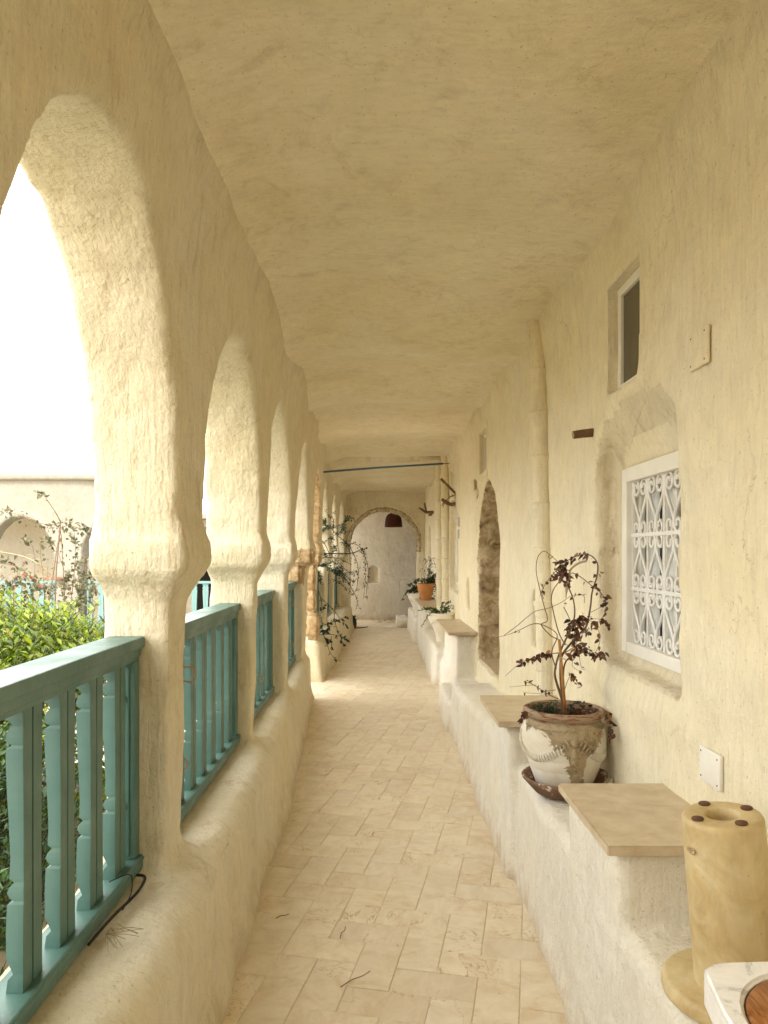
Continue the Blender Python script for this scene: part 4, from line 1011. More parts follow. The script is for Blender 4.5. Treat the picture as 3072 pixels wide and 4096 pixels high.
def add_leaf(b, p, d, up, L, W, curl=0.3, fold=0.25, rows=3):
    """pointed oval leaf with midrib fold and curl, rows+2 stations"""
    d = Vector(d).normalized(); up = Vector(up); s = d.cross(up)
    if s.length < 1e-4: s = d.orthogonal()
    s.normalize(); u = s.cross(d).normalized(); k0 = len(b.v)
    b.v.append(tuple(p)); p = Vector(p)
    for i in range(1, rows+1):
        t = i/(rows+1); w = W*0.5*math.sin(math.pi*t**0.8)
        c = p+d*L*t-u*curl*L*t*t
        b.v += [tuple(c-s*w+u*fold*w), tuple(c), tuple(c+s*w+u*fold*w)]
    b.v.append(tuple(p+d*L-u*curl*L)); e = len(b.v)-1
    b.f += [(k0, k0+2, k0+1), (k0, k0+3, k0+2)]
    for i in range(rows-1):
        q = k0+1+3*i; b.f += [(q, q+1, q+4, q+3), (q+1, q+2, q+5, q+4)]
    q = k0+1+3*(rows-1); b.f += [(q, q+1, e), (q+1, q+2, e)]
def rv(r, s=1.0): return Vector((r.uniform(-s, s), r.uniform(-s, s), r.uniform(-s, s)))
def leaves_along(b, pts, r, n, L, t0=0.1, t1=1.0, curl=0.35, rows=2, spread=0.0, droop=0.2):
    m = len(pts)-1
    for i in range(n):
        t = t0+(t1-t0)*r.random(); q = min(int(t*m), m-1); f = t*m-q
        p = pts[q].lerp(pts[q+1], f); tg = (pts[q+1]-pts[q]).normalized()
        d = (rv(r)+tg*0.35+Vector((0, 0, -droop))); l_ = L*r.uniform(0.6, 1.15)
        add_leaf(b, p+rv(r, spread), d, rv(r)+Vector((0, 0, 0.4)), l_, l_*r.uniform(0.5, 0.72), curl*r.uniform(0.3, 1.5), r.uniform(0.1, 0.5), rows)
plant = empty('dry_plant', (PX, PY, PZ+0.31)); tag(plant, 'half dead potted climber with brown leaves and long arching bare stems tied to a cane', 'plant')
K = 5.585e-4
def pl(x, y, dy=0.0): return Vector(((x-640)*K, dy, (1362-y)*K))
def pl2(x, y, dy=0.0): # the closer look: upper part
    return pl((2080+x*0.2411-1900)/0.5426, (2150+y*0.2411-2100)/0.5426, dy)
r = random.Random(11)
stems = MB(); lv = MB()
def stem(pts, r0, r1, nl=0, L=0.028, t0=0.1, t1=1.0, k=5, sp=0.004):
    r0 *= 1.15; r1 *= 1.1
    c = smooth_curve(pts, k); n_ = len(c)
    stems.tube(c, [r0+(r1-r0)*i/(n_-1) for i in range(n_)], 6)
    if nl: leaves_along(lv, c, r, int(nl*1.1), L*0.92, t0, t1, rows=3, spread=max(sp, .011), droop=.45)
stem([pl(640, 1362), pl(628, 1250), pl(600, 1150, .01), pl(578, 1060, .01), pl(590, 960), pl(612, 880, -.01)], .0055, .0030)
stem([pl(655, 1362, .01), pl(640, 1180, .01), pl(650, 1020, .02), pl(672, 960, .02), pl(700, 930, .01), pl(752, 880), pl(810, 900, -.01), pl(880, 925, -.02)], .0038, .0012, 22, .030, .5)
stem([pl(640, 1340), pl(618, 1100), pl(620, 950), pl(645, 890), pl(700, 830, .01), pl(760, 770, .02), pl(820, 700, .02), pl(848, 560, .02), pl(856, 450, .01), pl(884, 340), pl(887, 250, -.01), pl(850, 190, -.01), pl(800, 170), pl(740, 185, .01), pl(680, 215, .02), pl(640, 225, .02)], .0048, .0010, 26, .030, .55, .98)
stem([pl(610, 900), pl(640, 820, -.01), pl(690, 700, -.02), pl(712, 610, -.02), pl(705, 500, -.01), pl(670, 400), pl(655, 320), pl(630, 250, .01)], .0036, .0014, 40, .030, .7, 1.0, sp=.014)
stem([pl(585, 1020), pl(560, 900, .02), pl(600, 770, .02), pl(500, 700, .03), pl(420, 692, .03), pl(330, 730, .02), pl(240, 765, .01), pl(145, 785)], .0022, .0007, 2, .02, .7)
stem([pl(600, 800), pl(540, 770, -.01), pl(470, 690, -.01), pl(513, 655, -.02), pl(480, 540, -.03), pl(440, 360, -.02), pl(432, 270, -.01), pl(450, 190), pl(492, 148), pl(540, 175), pl(600, 225, .01), pl(640, 260, .01)], .0020, .0009, 10, .030, .75)
stem([pl(650, 840), pl(600, 740), pl(560, 560, .01), pl(553, 500, .01), pl(575, 430, .02), pl(640, 350, .02), pl(700, 310, .01), pl(760, 335), pl(840, 400, -.01), pl(900, 450, -.02), pl(938, 510, -.02), pl(942, 590, -.01), pl(915, 650), pl(860, 690)], .0020, .0010, 18, .030, .5)
stem([pl(200, 770), pl(300, 700, .01), pl(370, 640, .01), pl(440, 595, .02), pl(540, 570, .02), pl(640, 520, .01), pl(690, 480), pl(740, 470, -.01), pl(790, 480), pl(795, 530)], .0013, .0009, 5, .024, .5)
stem([pl(600, 900), pl(540, 900, -.02), pl(480, 905, -.03), pl(400, 930, -.04), pl(300, 955, -.05)], .0018, .0010, 34, .031, .25)
stem([pl(330, 940, -.04), pl(250, 1010, -.04), pl(195, 1060, -.04)], .0009, .0006)
stem([pl(600, 1240), pl(540, 1210, -.03), pl(460, 1160, -.05), pl(380, 1110, -.06), pl(320, 1095, -.06)], .0016, .0008, 8, .028, .2)
stem([pl(580, 1175), pl(500, 1170, -.04), pl(440, 1182, -.05), pl(370, 1178, -.06), pl(312, 1165, -.07)], .0010, .0007, 3, .02)
stem([pl(420, 1120, -.05), pl(300, 1125, -.06), pl(215, 1130, -.07)], .0009, .0007)
stem([pl(640, 1200), pl(660, 1100, -.02), pl(690, 1060, -.03), pl(735, 1130, -.04)], .0013, .0007, 12, .026, .4)
stem([pl(650, 900), pl(720, 850, -.02), pl(800, 860, -.02), pl(860, 905, -.02), pl(915, 905, -.03)], .0018, .0010, 30, .032, .2)
stem([pl(840, 600), pl(900, 560, -.02), pl(935, 520, -.02)], .0012, .0007, 6, .034, .2)
stem([pl(830, 660), pl(880, 690, .01), pl(905, 760), pl(905, 830), pl(870, 905)], .0010, .0007, 9, .030, .1)
stem([pl(700, 740), pl(760, 700, -.01), pl(830, 650, -.02), pl(900, 650, -.02), pl(968, 690, -.02)], .0014, .0007, 18, .028, .2)
stem([pl(660, 760), pl(690, 690), pl(740, 640, -.02), pl(790, 640, -.03)], .0014, .0008, 30, .030, .1, sp=.014)
stem([pl(490, 500), pl(470, 440, -.02), pl(490, 400, -.02), pl(540, 330, -.02), pl(600, 280)], .0012, .0009, 18, .026, .3, sp=.010)
stem([pl(745, 870, -.02), pl(750, 950, -.02), pl(765, 1010, -.02), pl(792, 1020, -.02)], .0010, .0006, 2, .02)
stem([pl(660, 950, -.02), pl(700, 930, -.03), pl(690, 990, -.03), pl(760, 1035, -.03)], .0010, .0006, 5, .026)
stem([pl(640, 560), pl(680, 640), pl(720, 740), pl(700, 800)], .0016, .0012, 12, .026, .5, sp=.01)
stem([pl(650, 900), pl(700, 840, .03), pl(760, 820, .03), pl(700, 760, .02)], .0014, .0009, 22, .028, .2, sp=.02)
stem([pl(690, 700), pl(740, 690, -.03), pl(800, 720, -.03), pl(760, 760, -.02)], .0012, .0008, 26, .028, .1, sp=.02)
stem([pl(600, 260), pl(640, 300, -.02), pl(600, 340, -.02)], .0012, .0008, 22, .028, .1, sp=.016)
stem([pl(480, 1280, -.08), pl(350, 1290, -.12), pl(300, 1330, -.13)], .0012, .0008, 14, .028, .6)
for i in range(26):
    a = r.uniform(0, 6.28); t = r.uniform(.02, .11); p = Vector((t*math.cos(a), t*math.sin(a), 0)); e = p+Vector((r.uniform(-.03, .03), r.uniform(-.03, .03), r.uniform(.02, .06)))
    stems.tube([p, e], [.001, .0006], 4)
for i in range(90):                                   # fallen leaves on the soil and over the right rim
    a = r.uniform(-0.9, 0.5); t = r.uniform(.03, .135); add_leaf(lv, (t*math.cos(a)+.01, t*math.sin(a), 0.004+r.random()*.02), rv(r), Vector((0, 0, 1)), .034, .02, .5, .4, 2)
stem([pl(800, 1310, -.06), pl(880, 1320, -.12), pl(900, 1400, -.165), pl(890, 1440, -.17)], .0010, .0008, 14, .030, .4)
stem([pl(850, 1310, -.05), pl(930, 1315, -.06), pl(1000, 1340, -.06), pl(1045, 1370, -.06)], .0010, .0008, 12, .028, .3)
stems.build('stem', M['bark'], plant, True)
o = lv.build('foliage', M['dry_leaf'], plant, True); o['kind'] = 'stuff'
MB().tube([pl(650, 1370, -.006), pl(630, 1100, -.008), pl(603, 800, -.008)], [.0065, .0062, .0058], 8).build('support_cane', M['cane'], plant, True)
b = MB(); c = smooth_curve([pl(590, 940, -.012), pl(625, 925, -.016), pl(600, 950, -.01), pl(640, 940, -.014), pl(655, 960, 0)], 4); b.tube(c, .0022, 5); b.build('cloth_tie', simple('beige_cloth_strip', (0.60, 0.50, 0.36), 0.9), plant, True); b = MB()
c = smooth_curve([pl2(730, 900), pl2(745, 720), pl2(790, 540), pl2(800, 450), pl2(870, 370), pl2(960, 320), pl2(1080, 285)], 4); b.tube(c, [.003, .003, .005, .007, .006]+[.0045]*(len(c)-5), 5)
b.build('cloth_strip', bpy.data.materials['beige_cloth_strip'], plant, True)
# small green sprouts on the left of the soil
gp = empty('pot_weed', (PX-0.06, PY-0.05, PZ+0.31)); tag(gp, 'small dark green weed sprouting at the left rim of the weathered pot', 'plant')
b = MB(); s_ = MB()
for i in range(26):
    p = Vector((r.uniform(-.05, .035), r.uniform(-.04, .05), -0.003)); e = p+Vector((r.uniform(-.06, .01), r.uniform(-.03, .03), r.uniform(.02, .065))); s_.tube([p, p.lerp(e, .5)+Vector((0, 0, .008)), e], [.0011, .0008, .0005], 4)
    leaves_along(b, [p, p.lerp(e, .5)+Vector((0, 0, .008)), e], r, 9, .017, .35, 1.05, spread=.004, rows=1)
s_.build('stem', M['dark_stem'], gp); o = b.build('foliage', M['dark_leaf'], gp); o['kind'] = 'stuff'
gp = empty('pot_weed', (PX+0.06, PY+0.09, PZ+0.31)); tag(gp, 'tiny dark weed at the back rim of the weathered pot, right of the stems', 'plant')
b = MB(); leaves_along(b, [Vector((-.03, 0, 0)), Vector((0, 0, .028)), Vector((.04, 0, .035))], r, 46, .016, 0, 1, spread=.006, rows=1); o = b.build('foliage', M['dark_leaf'], gp); o['kind'] = 'stuff'

# ---------------- white urn between the slabs, its trailing succulent
def urn(name, loc, sc, label, mat):
    t = empty(name, loc); tag(t, label, 'plant pot')
    pr = [(0, 0), (.062, 0), (.066, .006), (.070, .05), (.085, .12), (.110, .19), (.145, .255), (.170, .305), (.178, .335), (.176, .350), (.180, .356), (.192, .362), (.196, .374), (.192, .386), (.180, .388), (.168, .378), (.165, .35)]
    pr = [(r_*sc, z*sc) for r_, z in pr]
    MB().lathe(pr, 64).build('body', mat, t, True)
    MB().lathe([(0, .352*sc), (.166*sc, .350*sc)], 32).build('soil', M['soil'], t)
    k = MB()
    zz = [q[1] for q in pr[:10]]; rr_ = [q[0] for q in pr[:10]]
    for i in range(72):
        a = 2*math.pi*i/72; zc = (.262+.012*math.sin(3*a+1))*sc; rc = float(np.interp(zc, zz, rr_))
        p = Vector((rc*math.cos(a), rc*math.sin(a), zc)); n_ = Vector((math.cos(a), math.sin(a), 0)); tg = Vector((-math.sin(a), math.cos(a), 0))
        k.tube([p-Vector((0, 0, .009*sc))-tg*.004, p+n_*.005, p+Vector((0, 0, .009*sc))+tg*.004+n_*.002], [.002, .0042, .002], 5)
    for zc in (.15, .165, .225, .24):
        rc = float(np.interp(zc*sc, zz, rr_)); k.tube([Vector((rc*math.cos(R(a)), rc*math.sin(R(a)), zc*sc)) for a in range(0, 361, 10)], .0022, 5)
    k.build('rope_band', mat, t, True)
    return t
urn('white_urn', (0.795, 9.20, 0.400), 0.93, 'white clay urn with a rope band and chipped reddish rim, between two bench slabs', M['urn'])
suc = empty('trailing_succulent', (0.795, 9.20, 0.40+.37*.93)); tag(suc, 'bright green trailing succulent filling the white urn', 'plant')
b = MB(); s_ = MB(); r = random.Random(21)
for (dx, dy, dz, n_) in [(-.30, -.12, .05, 60), (-.22, -.16, .08, 50), (-.26, -.17, -.14, 50), (-.12, -.1, .05, 60), (.0, -.1, .10, 50), (.11, -.06, .16, 55), (.02, 0, .14, 55), (.15, 0, .07, 50), (-.08, -.12, .02, 60), (.05, -.13, .02, 60), (-.2, 0, .06, 50), (.10, -.12, .04, 50), (.155, -.02, .10, 40)]:
    mid = Vector((dx*.5, dy*.6, max(dz, 0)*.6+.03)); c = smooth_curve([Vector((dx*.15, dy*.15, 0)), mid, Vector((dx, dy, dz))], 5)
    s_.tube(c, .0028, 4); leaves_along(b, c, r, n_, .024, .15, 1.0, rows=1, spread=.008, droop=-.1)
s_.build('stem', M['dark_stem'], suc); o = b.build('foliage', M['mid_leaf'], suc); o['kind'] = 'stuff'
urn('white_urn', (0.705, 12.78, 0.425), 0.98, 'white urn half hidden behind the farthest slab, at the end of the bench', M['urn'])
tp = empty('terracotta_pot', (0.785, 12.0, 0.738)); tag(tp, 'orange terracotta flower pot on the farthest slab', 'plant pot')
MB().lathe([(0, 0), (.078, 0), (.083, .006), (.086, .03), (.108, .10), (.126, .16), (.134, .215), (.131, .235), (.1385, .243), (.141, .262), (.137, .272), (.126, .272), (.122, .25)], 48).build('body', M['terracotta'], tp, True)
MB().lathe([(0, .250), (.124, .248)], 24).build('soil', M['soil'], tp)
ds = MB().lathe([(0, 0), (.13, 0), (.14, .014), (.138, .022), (.13, .018), (0, .008)], 32).build('clay_saucer', M['saucer'], None, True)
ds.location = (0.835, 12.32, 0.739); tag(ds, 'small dark clay saucer lying behind the terracotta pot', 'saucer')
tpl = empty('potted_creeper', (0.785, 12.0, 0.99)); tag(tpl, 'dark leafed creeper with bare upper stems in the terracotta pot', 'plant')
b = MB(); s_ = MB(); r = random.Random(31)
for (dx, dy, dz, n_) in [(.20, .05, .14, 110), (.19, .1, -.10, 90), (.14, .12, -.22, 70), (.09, 0, .20, 70), (.2, 0, .02, 90), (-.05, .05, .05, 50), (-.2, .05, .04, 55), (.14, .05, .1, 90), (.05, -.05, .06, 60)]:
    c = smooth_curve([Vector((dx*.1, dy*.1, 0)), Vector((dx*.6, dy*.6, max(dz, 0)*.6+.06)), Vector((dx, dy, dz))], 5); s_.tube(c, .0022, 4); leaves_along(b, c, r, n_, .036, .15, 1.0, rows=1, spread=.022)
for i in range(15):
    x0 = r.uniform(-.08, .08); h_ = r.uniform(.25, .44); x1 = x0+r.uniform(-.12, .2)
    c = smooth_curve([Vector((x0, r.uniform(-.03, .03), 0)), Vector((x0*.8, 0, h_*.6)), Vector(((x0+x1)/2, r.uniform(-.05, .05), h_)), Vector((x1, 0, h_-r.uniform(.0, .14)))], 6)
    s_.tube(c, .0016, 4); leaves_along(b, c, r, 8, .026, .45, 1, rows=1)
s_.build('stem', M['dark_stem'], tpl); o = b.build('foliage', M['dark_leaf'], tpl); o['kind'] = 'stuff'
ucr = empty('trailing_creeper', (0.705, 12.78, 0.80)); tag(ucr, 'dark trailing creeper spilling out of the half hidden far urn', 'plant')
b = MB(); s_ = MB()
for (dx, dy, dz, n_) in [(-.30, -.1, -.12, 26), (-.14, -.1, .04, 70), (-.18, -.05, .15, 50), (-.05, 0, .20, 60), (-.22, -.1, .02, 50), (0, 0, .1, 70), (-.1, -.1, .10, 60)]:
    c = smooth_curve([Vector((dx*.1, dy*.1, 0)), Vector((dx*.6, dy*.6, max(dz, 0)*.7+.05)), Vector((dx, dy, dz))], 5); s_.tube(c, .002, 4); leaves_along(b, c, r, n_, .038, .15, 1, rows=1, spread=.018)
c = smooth_curve([Vector((-.05, 0, .05)), Vector((-.15, -.1, .22)), Vector((-.31, -.1, .24)), Vector((-.32, -.1, .02))], 6); s_.tube(c, .0016, 4)
s_.build('stem', M['dark_stem'], ucr); o = b.build('foliage', M['dark_leaf'], ucr); o['kind'] = 'stuff'

# ---------------- plastered-over pipes on the room wall
def pipe(pts, rad_, joints, label):
    t = empty('drain_pipe', pts[0]); tag(t, label, 'pipe')
    P0 = Vector(pts[0]); c = [Vector(p)-P0 for p in pts]
    b = MB(); fine = []
    for i in range(len(c)-1):
        m = max(2, int((c[i+1]-c[i]).length/0.03))
        fine += [c[i].lerp(c[i+1], j/m) for j in range(m)]
    fine.append(c[-1])
    b.tube(fine, [rad_*(1+0.05*mn.noise(Vector((0, 0, p.z*9)))) for p in fine], 14).build('tube', M['wash_right'], t, True)
    for zj in joints:
        q = None
        for i in range(len(c)-1):
            if (c[i].z+P0.z-zj)*(c[i+1].z+P0.z-zj) <= 0:
                f = (c[i].z+P0.z-zj)/(c[i].z-c[i+1].z+1e-9); q = c[i].lerp(c[i+1], f)
        if q is None: continue
        MB().tube([q+Vector((0, 0, -.055)), q+Vector((0, 0, -.045)), q+Vector((0, 0, 0.0)), q+Vector((0, 0, .022)), q+Vector((0, 0, .030)), q+Vector((0, 0, .034))],
                  [rad_*1.0, rad_*1.05, rad_*1.14, rad_*1.26, rad_*1.24, rad_*1.0], 16).build('collar', M['wash_right'], t, True)
pipe([(0.90, 4.27, 2.86), (0.915, 4.27, 2.80), (0.928, 4.26, 2.66), (0.926, 4.2, 2.2), (0.932, 4.13, 1.4), (0.938, 4.10, 0.52)], 0.052, [2.52, 2.27, 2.02, 1.75, 1.50, 1.20, 0.9], 'round drain pipe coated with limewash, rising behind the dry plant')
pipe([(0.865, 10.35, 2.80), (0.862, 10.35, 2.5), (0.875, 10.3, 0.70)], 0.052, [2.48+0.0, 2.20, 1.93, 1.66, 1.38, 1.10, .85], 'far limewashed drain pipe, left one of the pair')
pipe([(0.905, 9.98, 2.84), (0.918, 9.98, 2.72), (0.912, 9.98, 2.5), (0.93, 9.95, 0.40)], 0.055, [2.50, 2.22, 1.95, 1.68, 1.40, 1.12, .85], 'far limewashed drain pipe, right one of the pair')

# ---------------- cover plates
def plate(y0, y1, z0, z1, mat, label):
    t = empty('cover_plate', (0.950, (y0+y1)/2, (z0+z1)/2)); tag(t, label, 'plate')
    hy, hz = (y1-y0)/2, (z1-z0)/2
    MB().box(-0.010, 0.002, -hy, hy, -hz, hz, 0.004).build('cover', mat, t, True)
    for sy in (-1, 1):
        for sz in (-1, 1): MB().tube([(-0.0095, sy*(hy-.014), sz*(hz-.014)), (-0.0112, sy*(hy-.014), sz*(hz-.014))], .0028, 8).build('screw', M['iron'], t)
plate(2.115, 2.235, 2.045, 2.155, M['wash_right'], 'square cover plate washed over with the wall, high on the right')
plate(2.035, 2.165, 0.842, 0.942, M['white_wood'], 'white square cover plate low on the wall above the nearest slab')
plate(7.24, 7.37, 2.12, 2.22, M['wash_right'], 'small cover plate washed over with the wall, beside the top of the stone doorway')

# ---------------- log stub, forked branches
t = empty('log_stub', (0.96, 3.262, 2.03)); tag(t, 'short brown log end sticking out of the wall, left of the small window', 'log')
b = MB(); ps = [Vector((.03, 0, 0.004)), Vector((-.02, 0, 0.0)), Vector((-.06, 0, -.004)), Vector((-.098, 0, -.010))]
b.tube(ps, [.021, .020, .019, .018], 10); b.build('log', M['wood_stub'], t, True)
MB().tube([Vector((-.098, 0, -.010)), Vector((-.0995, 0, -.0102))], [.0165, .0155], 10).build('cut_end', M['pale_stem'], t)
def branch_thing(name, loc, parts, label):
    t = empty(name, loc); tag(t, label, 'branch')
    for pts, r0, r1 in parts:
        c = smooth_curve(pts, 5); MB().tube(c, [(r0+(r1-r0)*i/(len(c)-1))*(1+.18*mn.noise(c[i]*30)) for i in range(len(c))], 8).build('limb', M['wood_stub'], t, True)
    return t
b1 = branch_thing('dry_branch', (0.955, 9.1, 2.20), [([(.02, 0, .02), (-.04, 0, .08), (-.11, 0, .15), (-.175, 0, .215)], .012, .017), ([(.02, 0, .02), (-.06, -.02, -.01), (-.12, 0, -.07), (-.15, 0, -.14)], .007, .004),
              ([(.03, 0, -.09), (-.05, 0, -.10), (-.11, 0, -.075), (-.165, 0, -.035)], .026, .020), ([(-.13, 0, -.06), (-.165, 0, -.12)], .008, .004)], 'dry forked branch fixed to the wall, holding a tangle of string')
b = MB(); r = random.Random(4); p = Vector((-.02, -.02, .0)); pts = []
for i in range(40): p = Vector((-.02+r.uniform(-.03, .03), -.03+r.uniform(-.02, .02), .02-i*.004+r.uniform(-.03, .03))); pts.append(p)
b.tube(smooth_curve(pts, 3), .0016, 4); b.tube(smooth_curve([(-.04, -.03, -.1), (-.05, -.03, -.16), (-.035, -.03, -.21), (-.055, -.03, -.22), (-.05, -.03, -.17)], 4), .0018, 4)
b.build('string', M['pale_stem'], b1)
branch_thing('dry_branch', (0.945, 12.5, 2.19), [([(.02, 0, .0), (-.06, 0, .0), (-.13, 0, .005), (-.20, 0, .05), (-.245, 0, .075)], .030, .013), ([(-.11, 0, .01), (-.13, 0, .06), (-.15, 0, .16)], .014, .013), ([(-.02, 0, -.02), (-.07, 0, -.05), (-.02, 0, -.045)], .016, .010), ([(-.09, 0, 0), (-.085, 0, -.09)], .003, .002)],
             'far dry forked branch fixed to the wall, near the round arch')
# ---------------- blue rod across the gallery
rod = MB().tube([(-0.695, 9.10, 2.495), (0.05, 9.4, 2.588), (0.86, 9.70, 2.672)], 0.0125, 8).build('blue_rod', M['blue'], None, True); tag(rod, 'thin faded blue rod spanning the gallery just under the ceiling', 'rod')
MB().tube([(0.86, 9.70, 2.672), (0.97, 9.74, 2.682)], 0.005, 6).build('rod_end', M['iron'], rod, True)
MB().tube([(-0.715, 9.09, 2.494), (-0.69, 9.1, 2.495)], 0.008, 6).build('rod_end', M['iron'], rod, True)
# ---------------- blue tiles beside the far window
def mt(name, c1, c2):
    m, n, l, b_ = new_mat(name); v = nd(n, 'ShaderNodeTexVoronoi', inp={'Scale': 60}); l.new(tex(n, l), v.inputs['Vector']); rr_ = ramp(n, [(.3, c1), (.42, c2)]); l.new(v.outputs[0], rr_.inputs[0]); l.new(rr_.outputs[0], b_.inputs['Base Color']); b_.inputs['Roughness'].default_value = .2; return m
M['bluetile'] = mt('blue_glazed_tile', (.03, .07, .24), (.55, .6, .62))
for z, lb in ((1.865, 'upper blue and white glazed tile beside the far window'), (1.725, 'lower blue and white glazed tile beside the far window')):
    o = MB().box(-0.010, 0.0, -.06, .06, -.055, .055, .002).build('glazed_tile', M['bluetile']); o.location = (0.955, 8.62, z); tag(o, lb, 'tile')
    o.scale = (1, 1.0, 1)
# ---------------- iron rings by the piers
def ring(x, y, z, r0, label, tilt=0.2, mat='painted_iron', openr=False):
    t = empty('iron_ring', (x, y, z)); tag(t, label, 'ring', 'iron rings fixed to the piers'); t.rotation_euler = (0, 0, tilt)
    b = MB(); c = [Vector((r0*math.cos(R(a)), 0, r0*math.sin(R(a)))) for a in (range(-150, 151, 12) if openr else range(0, 361, 12))]
    if openr: c = [Vector((-r0*1.3, 0, -.006))]+c+[Vector((-r0*1.3, 0, .006))]
    b.tube(c, .0032, 6).build('hoop', M[mat], t, True)
    MB().tube([(-r0*0.9, 0, 0), (-r0*2.0, 0.01, 0)], .004, 6).build('staple', M[mat], t, True)
ring(-0.663, 2.60, 1.075, .027, 'iron ring halfway up the first pier, open like a horseshoe', .1, openr=True)
ring(-0.690, 2.60, 0.760, .023, 'iron ring near the foot of the first pier')
ring(-0.660, 4.13, 0.80, .024, 'iron ring at the foot of the second pier')
ring(-0.672, 5.70, 1.12, .031, 'iron ring halfway up the third pier')
ring(-0.675, 5.70, 0.795, .029, 'pale iron ring at the foot of the third pier', openr=True)
ring(-0.738, 7.48, 1.085, .037, 'dark iron ring halfway up the bare stone shaft', mat='iron')
ring(-0.742, 7.48, 0.76, .030, 'dark iron ring low on the bare stone shaft', mat='iron')
ring(-0.735, 11.2, 1.07, .032, 'iron ring on the pier inside the climbing plant', mat='iron')
hk = MB().tube(smooth_curve([(0, 0, 0), (.01, 0, -.06), (.04, 0, -.085), (.07, 0, -.07), (.075, 0, -.04)], 5), .007, 6).build('white_hook', M['grille'], None, True); hk.location = (-0.757, 9.12, 0.80); tag(hk, 'white plastic hook hanging on the dark balustrade past the bare stone pier', 'hook')

# ---------------- wicker lampshade in the far room
def wicker():
    m, n, l, b_ = new_mat('red_brown_wicker'); P = tex(n, l); w = nd(n, 'ShaderNodeTexWave', inp={'Scale': 26.0, 'Distortion': 1.0}, bands_direction='Z'); l.new(P, w.inputs['Vector'])
    r_ = ramp(n, [(0, (.03, .006, .004)), (1, (.17, .035, .015))]); l.new(w.outputs[0], r_.inputs[0]); l.new(r_.outputs[0], b_.inputs['Base Color']); l.new(bump(n, l, w.outputs[0], .8, .006), b_.inputs['Normal']); b_.inputs['Roughness'].default_value = .6; return m
M['wicker'] = wicker()
lp = empty('wicker_lamp', (0.345, 15.75, 2.055)); tag(lp, 'bell shaped dark red wicker lampshade hanging behind the round arch', 'lamp')
MB().lathe([(.183, 0), (.186, .004), (.178, .08), (.168, .16), (.150, .225), (.115, .27), (.05, .295), (0, .30)], 40).build('shade', M['wicker'], lp, True)
k = MB()
for i in range(28):
    a = 2*math.pi*i/28; k.tube([((r_+.002)*math.cos(a), (r_+.002)*math.sin(a), z) for r_, z in [(.183, 0), (.178, .08), (.168, .16), (.150, .225), (.115, .27), (.05, .295)]], .003, 4)
k.build('wicker_rib', M['wicker'], lp, True)
MB().tube([(0, 0, .3), (0, 0, .77)], .006, 6).build('cord', M['dark'], lp)
# ---------------- far room: dark door leaf, low step, odds and ends on the floor
dr = empty('dark_door', (0.885, 15.1, 0)); tag(dr, 'narrow strip of a dark navy door standing open beyond the round arch', 'door')
MB().box(0, .035, 0, 1.55, .01, 2.05, .004).build('leaf', M['navy'], dr)
MB().box(-.012, 0, .1, .7, .2, .95, .006).box(-.012, 0, .85, 1.45, .2, .95, .006).box(-.012, 0, .1, .7, 1.05, 1.9, .006).box(-.012, 0, .85, 1.45, 1.05, 1.9, .006).build('panel', M['navy'], dr)
MB().tube([(-.03, .12, 1.0), (-.03, .22, 1.0)], .009, 8).build('handle', M['iron'], dr)
st = MB().box(.40, .88, 14.93, 15.9, 0.0, .17, .012).build('stone_step', M['far_wash']); tag(st, 'low pale step on the right inside the far room', 'step')
r = random.Random(8); b = MB()
for i in range(60):
    x, y = (r.gauss(.25, .22), r.uniform(15.9, 16.7)) if i < 40 else (r.uniform(.45, .8), r.uniform(15, 15.8))
    x = min(x, .8); z = .006 if y > 15.9 or x < .4 else .178
    add_leaf(b, (x, y, z), (r.uniform(-1, 1), r.uniform(-1, 1), .05), (0, 0, 1), .06, .03, .1, .3, 1)
for i in range(26): x, y = r.uniform(-.62, -.4), r.uniform(9.5, 14.5); add_leaf(b, (x+.12, y, .005), (r.uniform(-1, 1), r.uniform(-1, 1), .05), (0, 0, 1), .03, .015, .1, .3, 1)
o = b.build('fallen_leaves', M['dry_leaf']); tag(o, 'dry leaves blown against the foot of the far walls', 'leaves', kind='stuff')
o = MB().box(-.09, .09, -.13, .13, 0, .006, .001).build('paper_sheet', M['grille']); o.location = (.27, 15.1, .003); o.rotation_euler = (0, 0, .5); tag(o, 'small white sheet lying on the far floor near the step', 'paper')
bd_ = MB(); me_b = bmesh.new(); bmesh.ops.create_icosphere(me_b, subdivisions=4, radius=1)
for v in me_b.verts:
    v.co = Vector((v.co.x*.11, v.co.y*.17, max(v.co.z*.14, -.07)))+v.co*(.05*mn.noise(v.co*3)+.02*mn.noise(v.co*9))
me_ = bpy.data.meshes.new('cloth_bundle'); me_b.to_mesh(me_); me_b.free()
o = link_mesh('cloth_bundle', me_, simple('dark_green_cloth', (.02, .075, .045), .7, .3, 9), None, True); o.location = (-.54, 15.15, .085); tag(o, 'dark green bundle of cloth on the floor at the left of the round arch', 'bundle')
o = MB().tube(smooth_curve([(0, 0, .012), (.12, .02, .012), (.24, .09, .015), (.33, .16, .02)], 4), [.010]*13, 6).build('blue_stick', simple('blue_plastic', (.02, .025, .10), .4), None, True); o.location = (-.52, 14.72, 0); tag(o, 'dark blue stick lying beside the green bundle', 'stick')
o = rock((-.475, 14.80, .03), (.10, .08, .055), 9, 'red_rag', simple('red_cloth', (.42, .03, .02), .8), None, 2); tag(o, 'small red rag between the green bundle and the blue stick', 'rag')

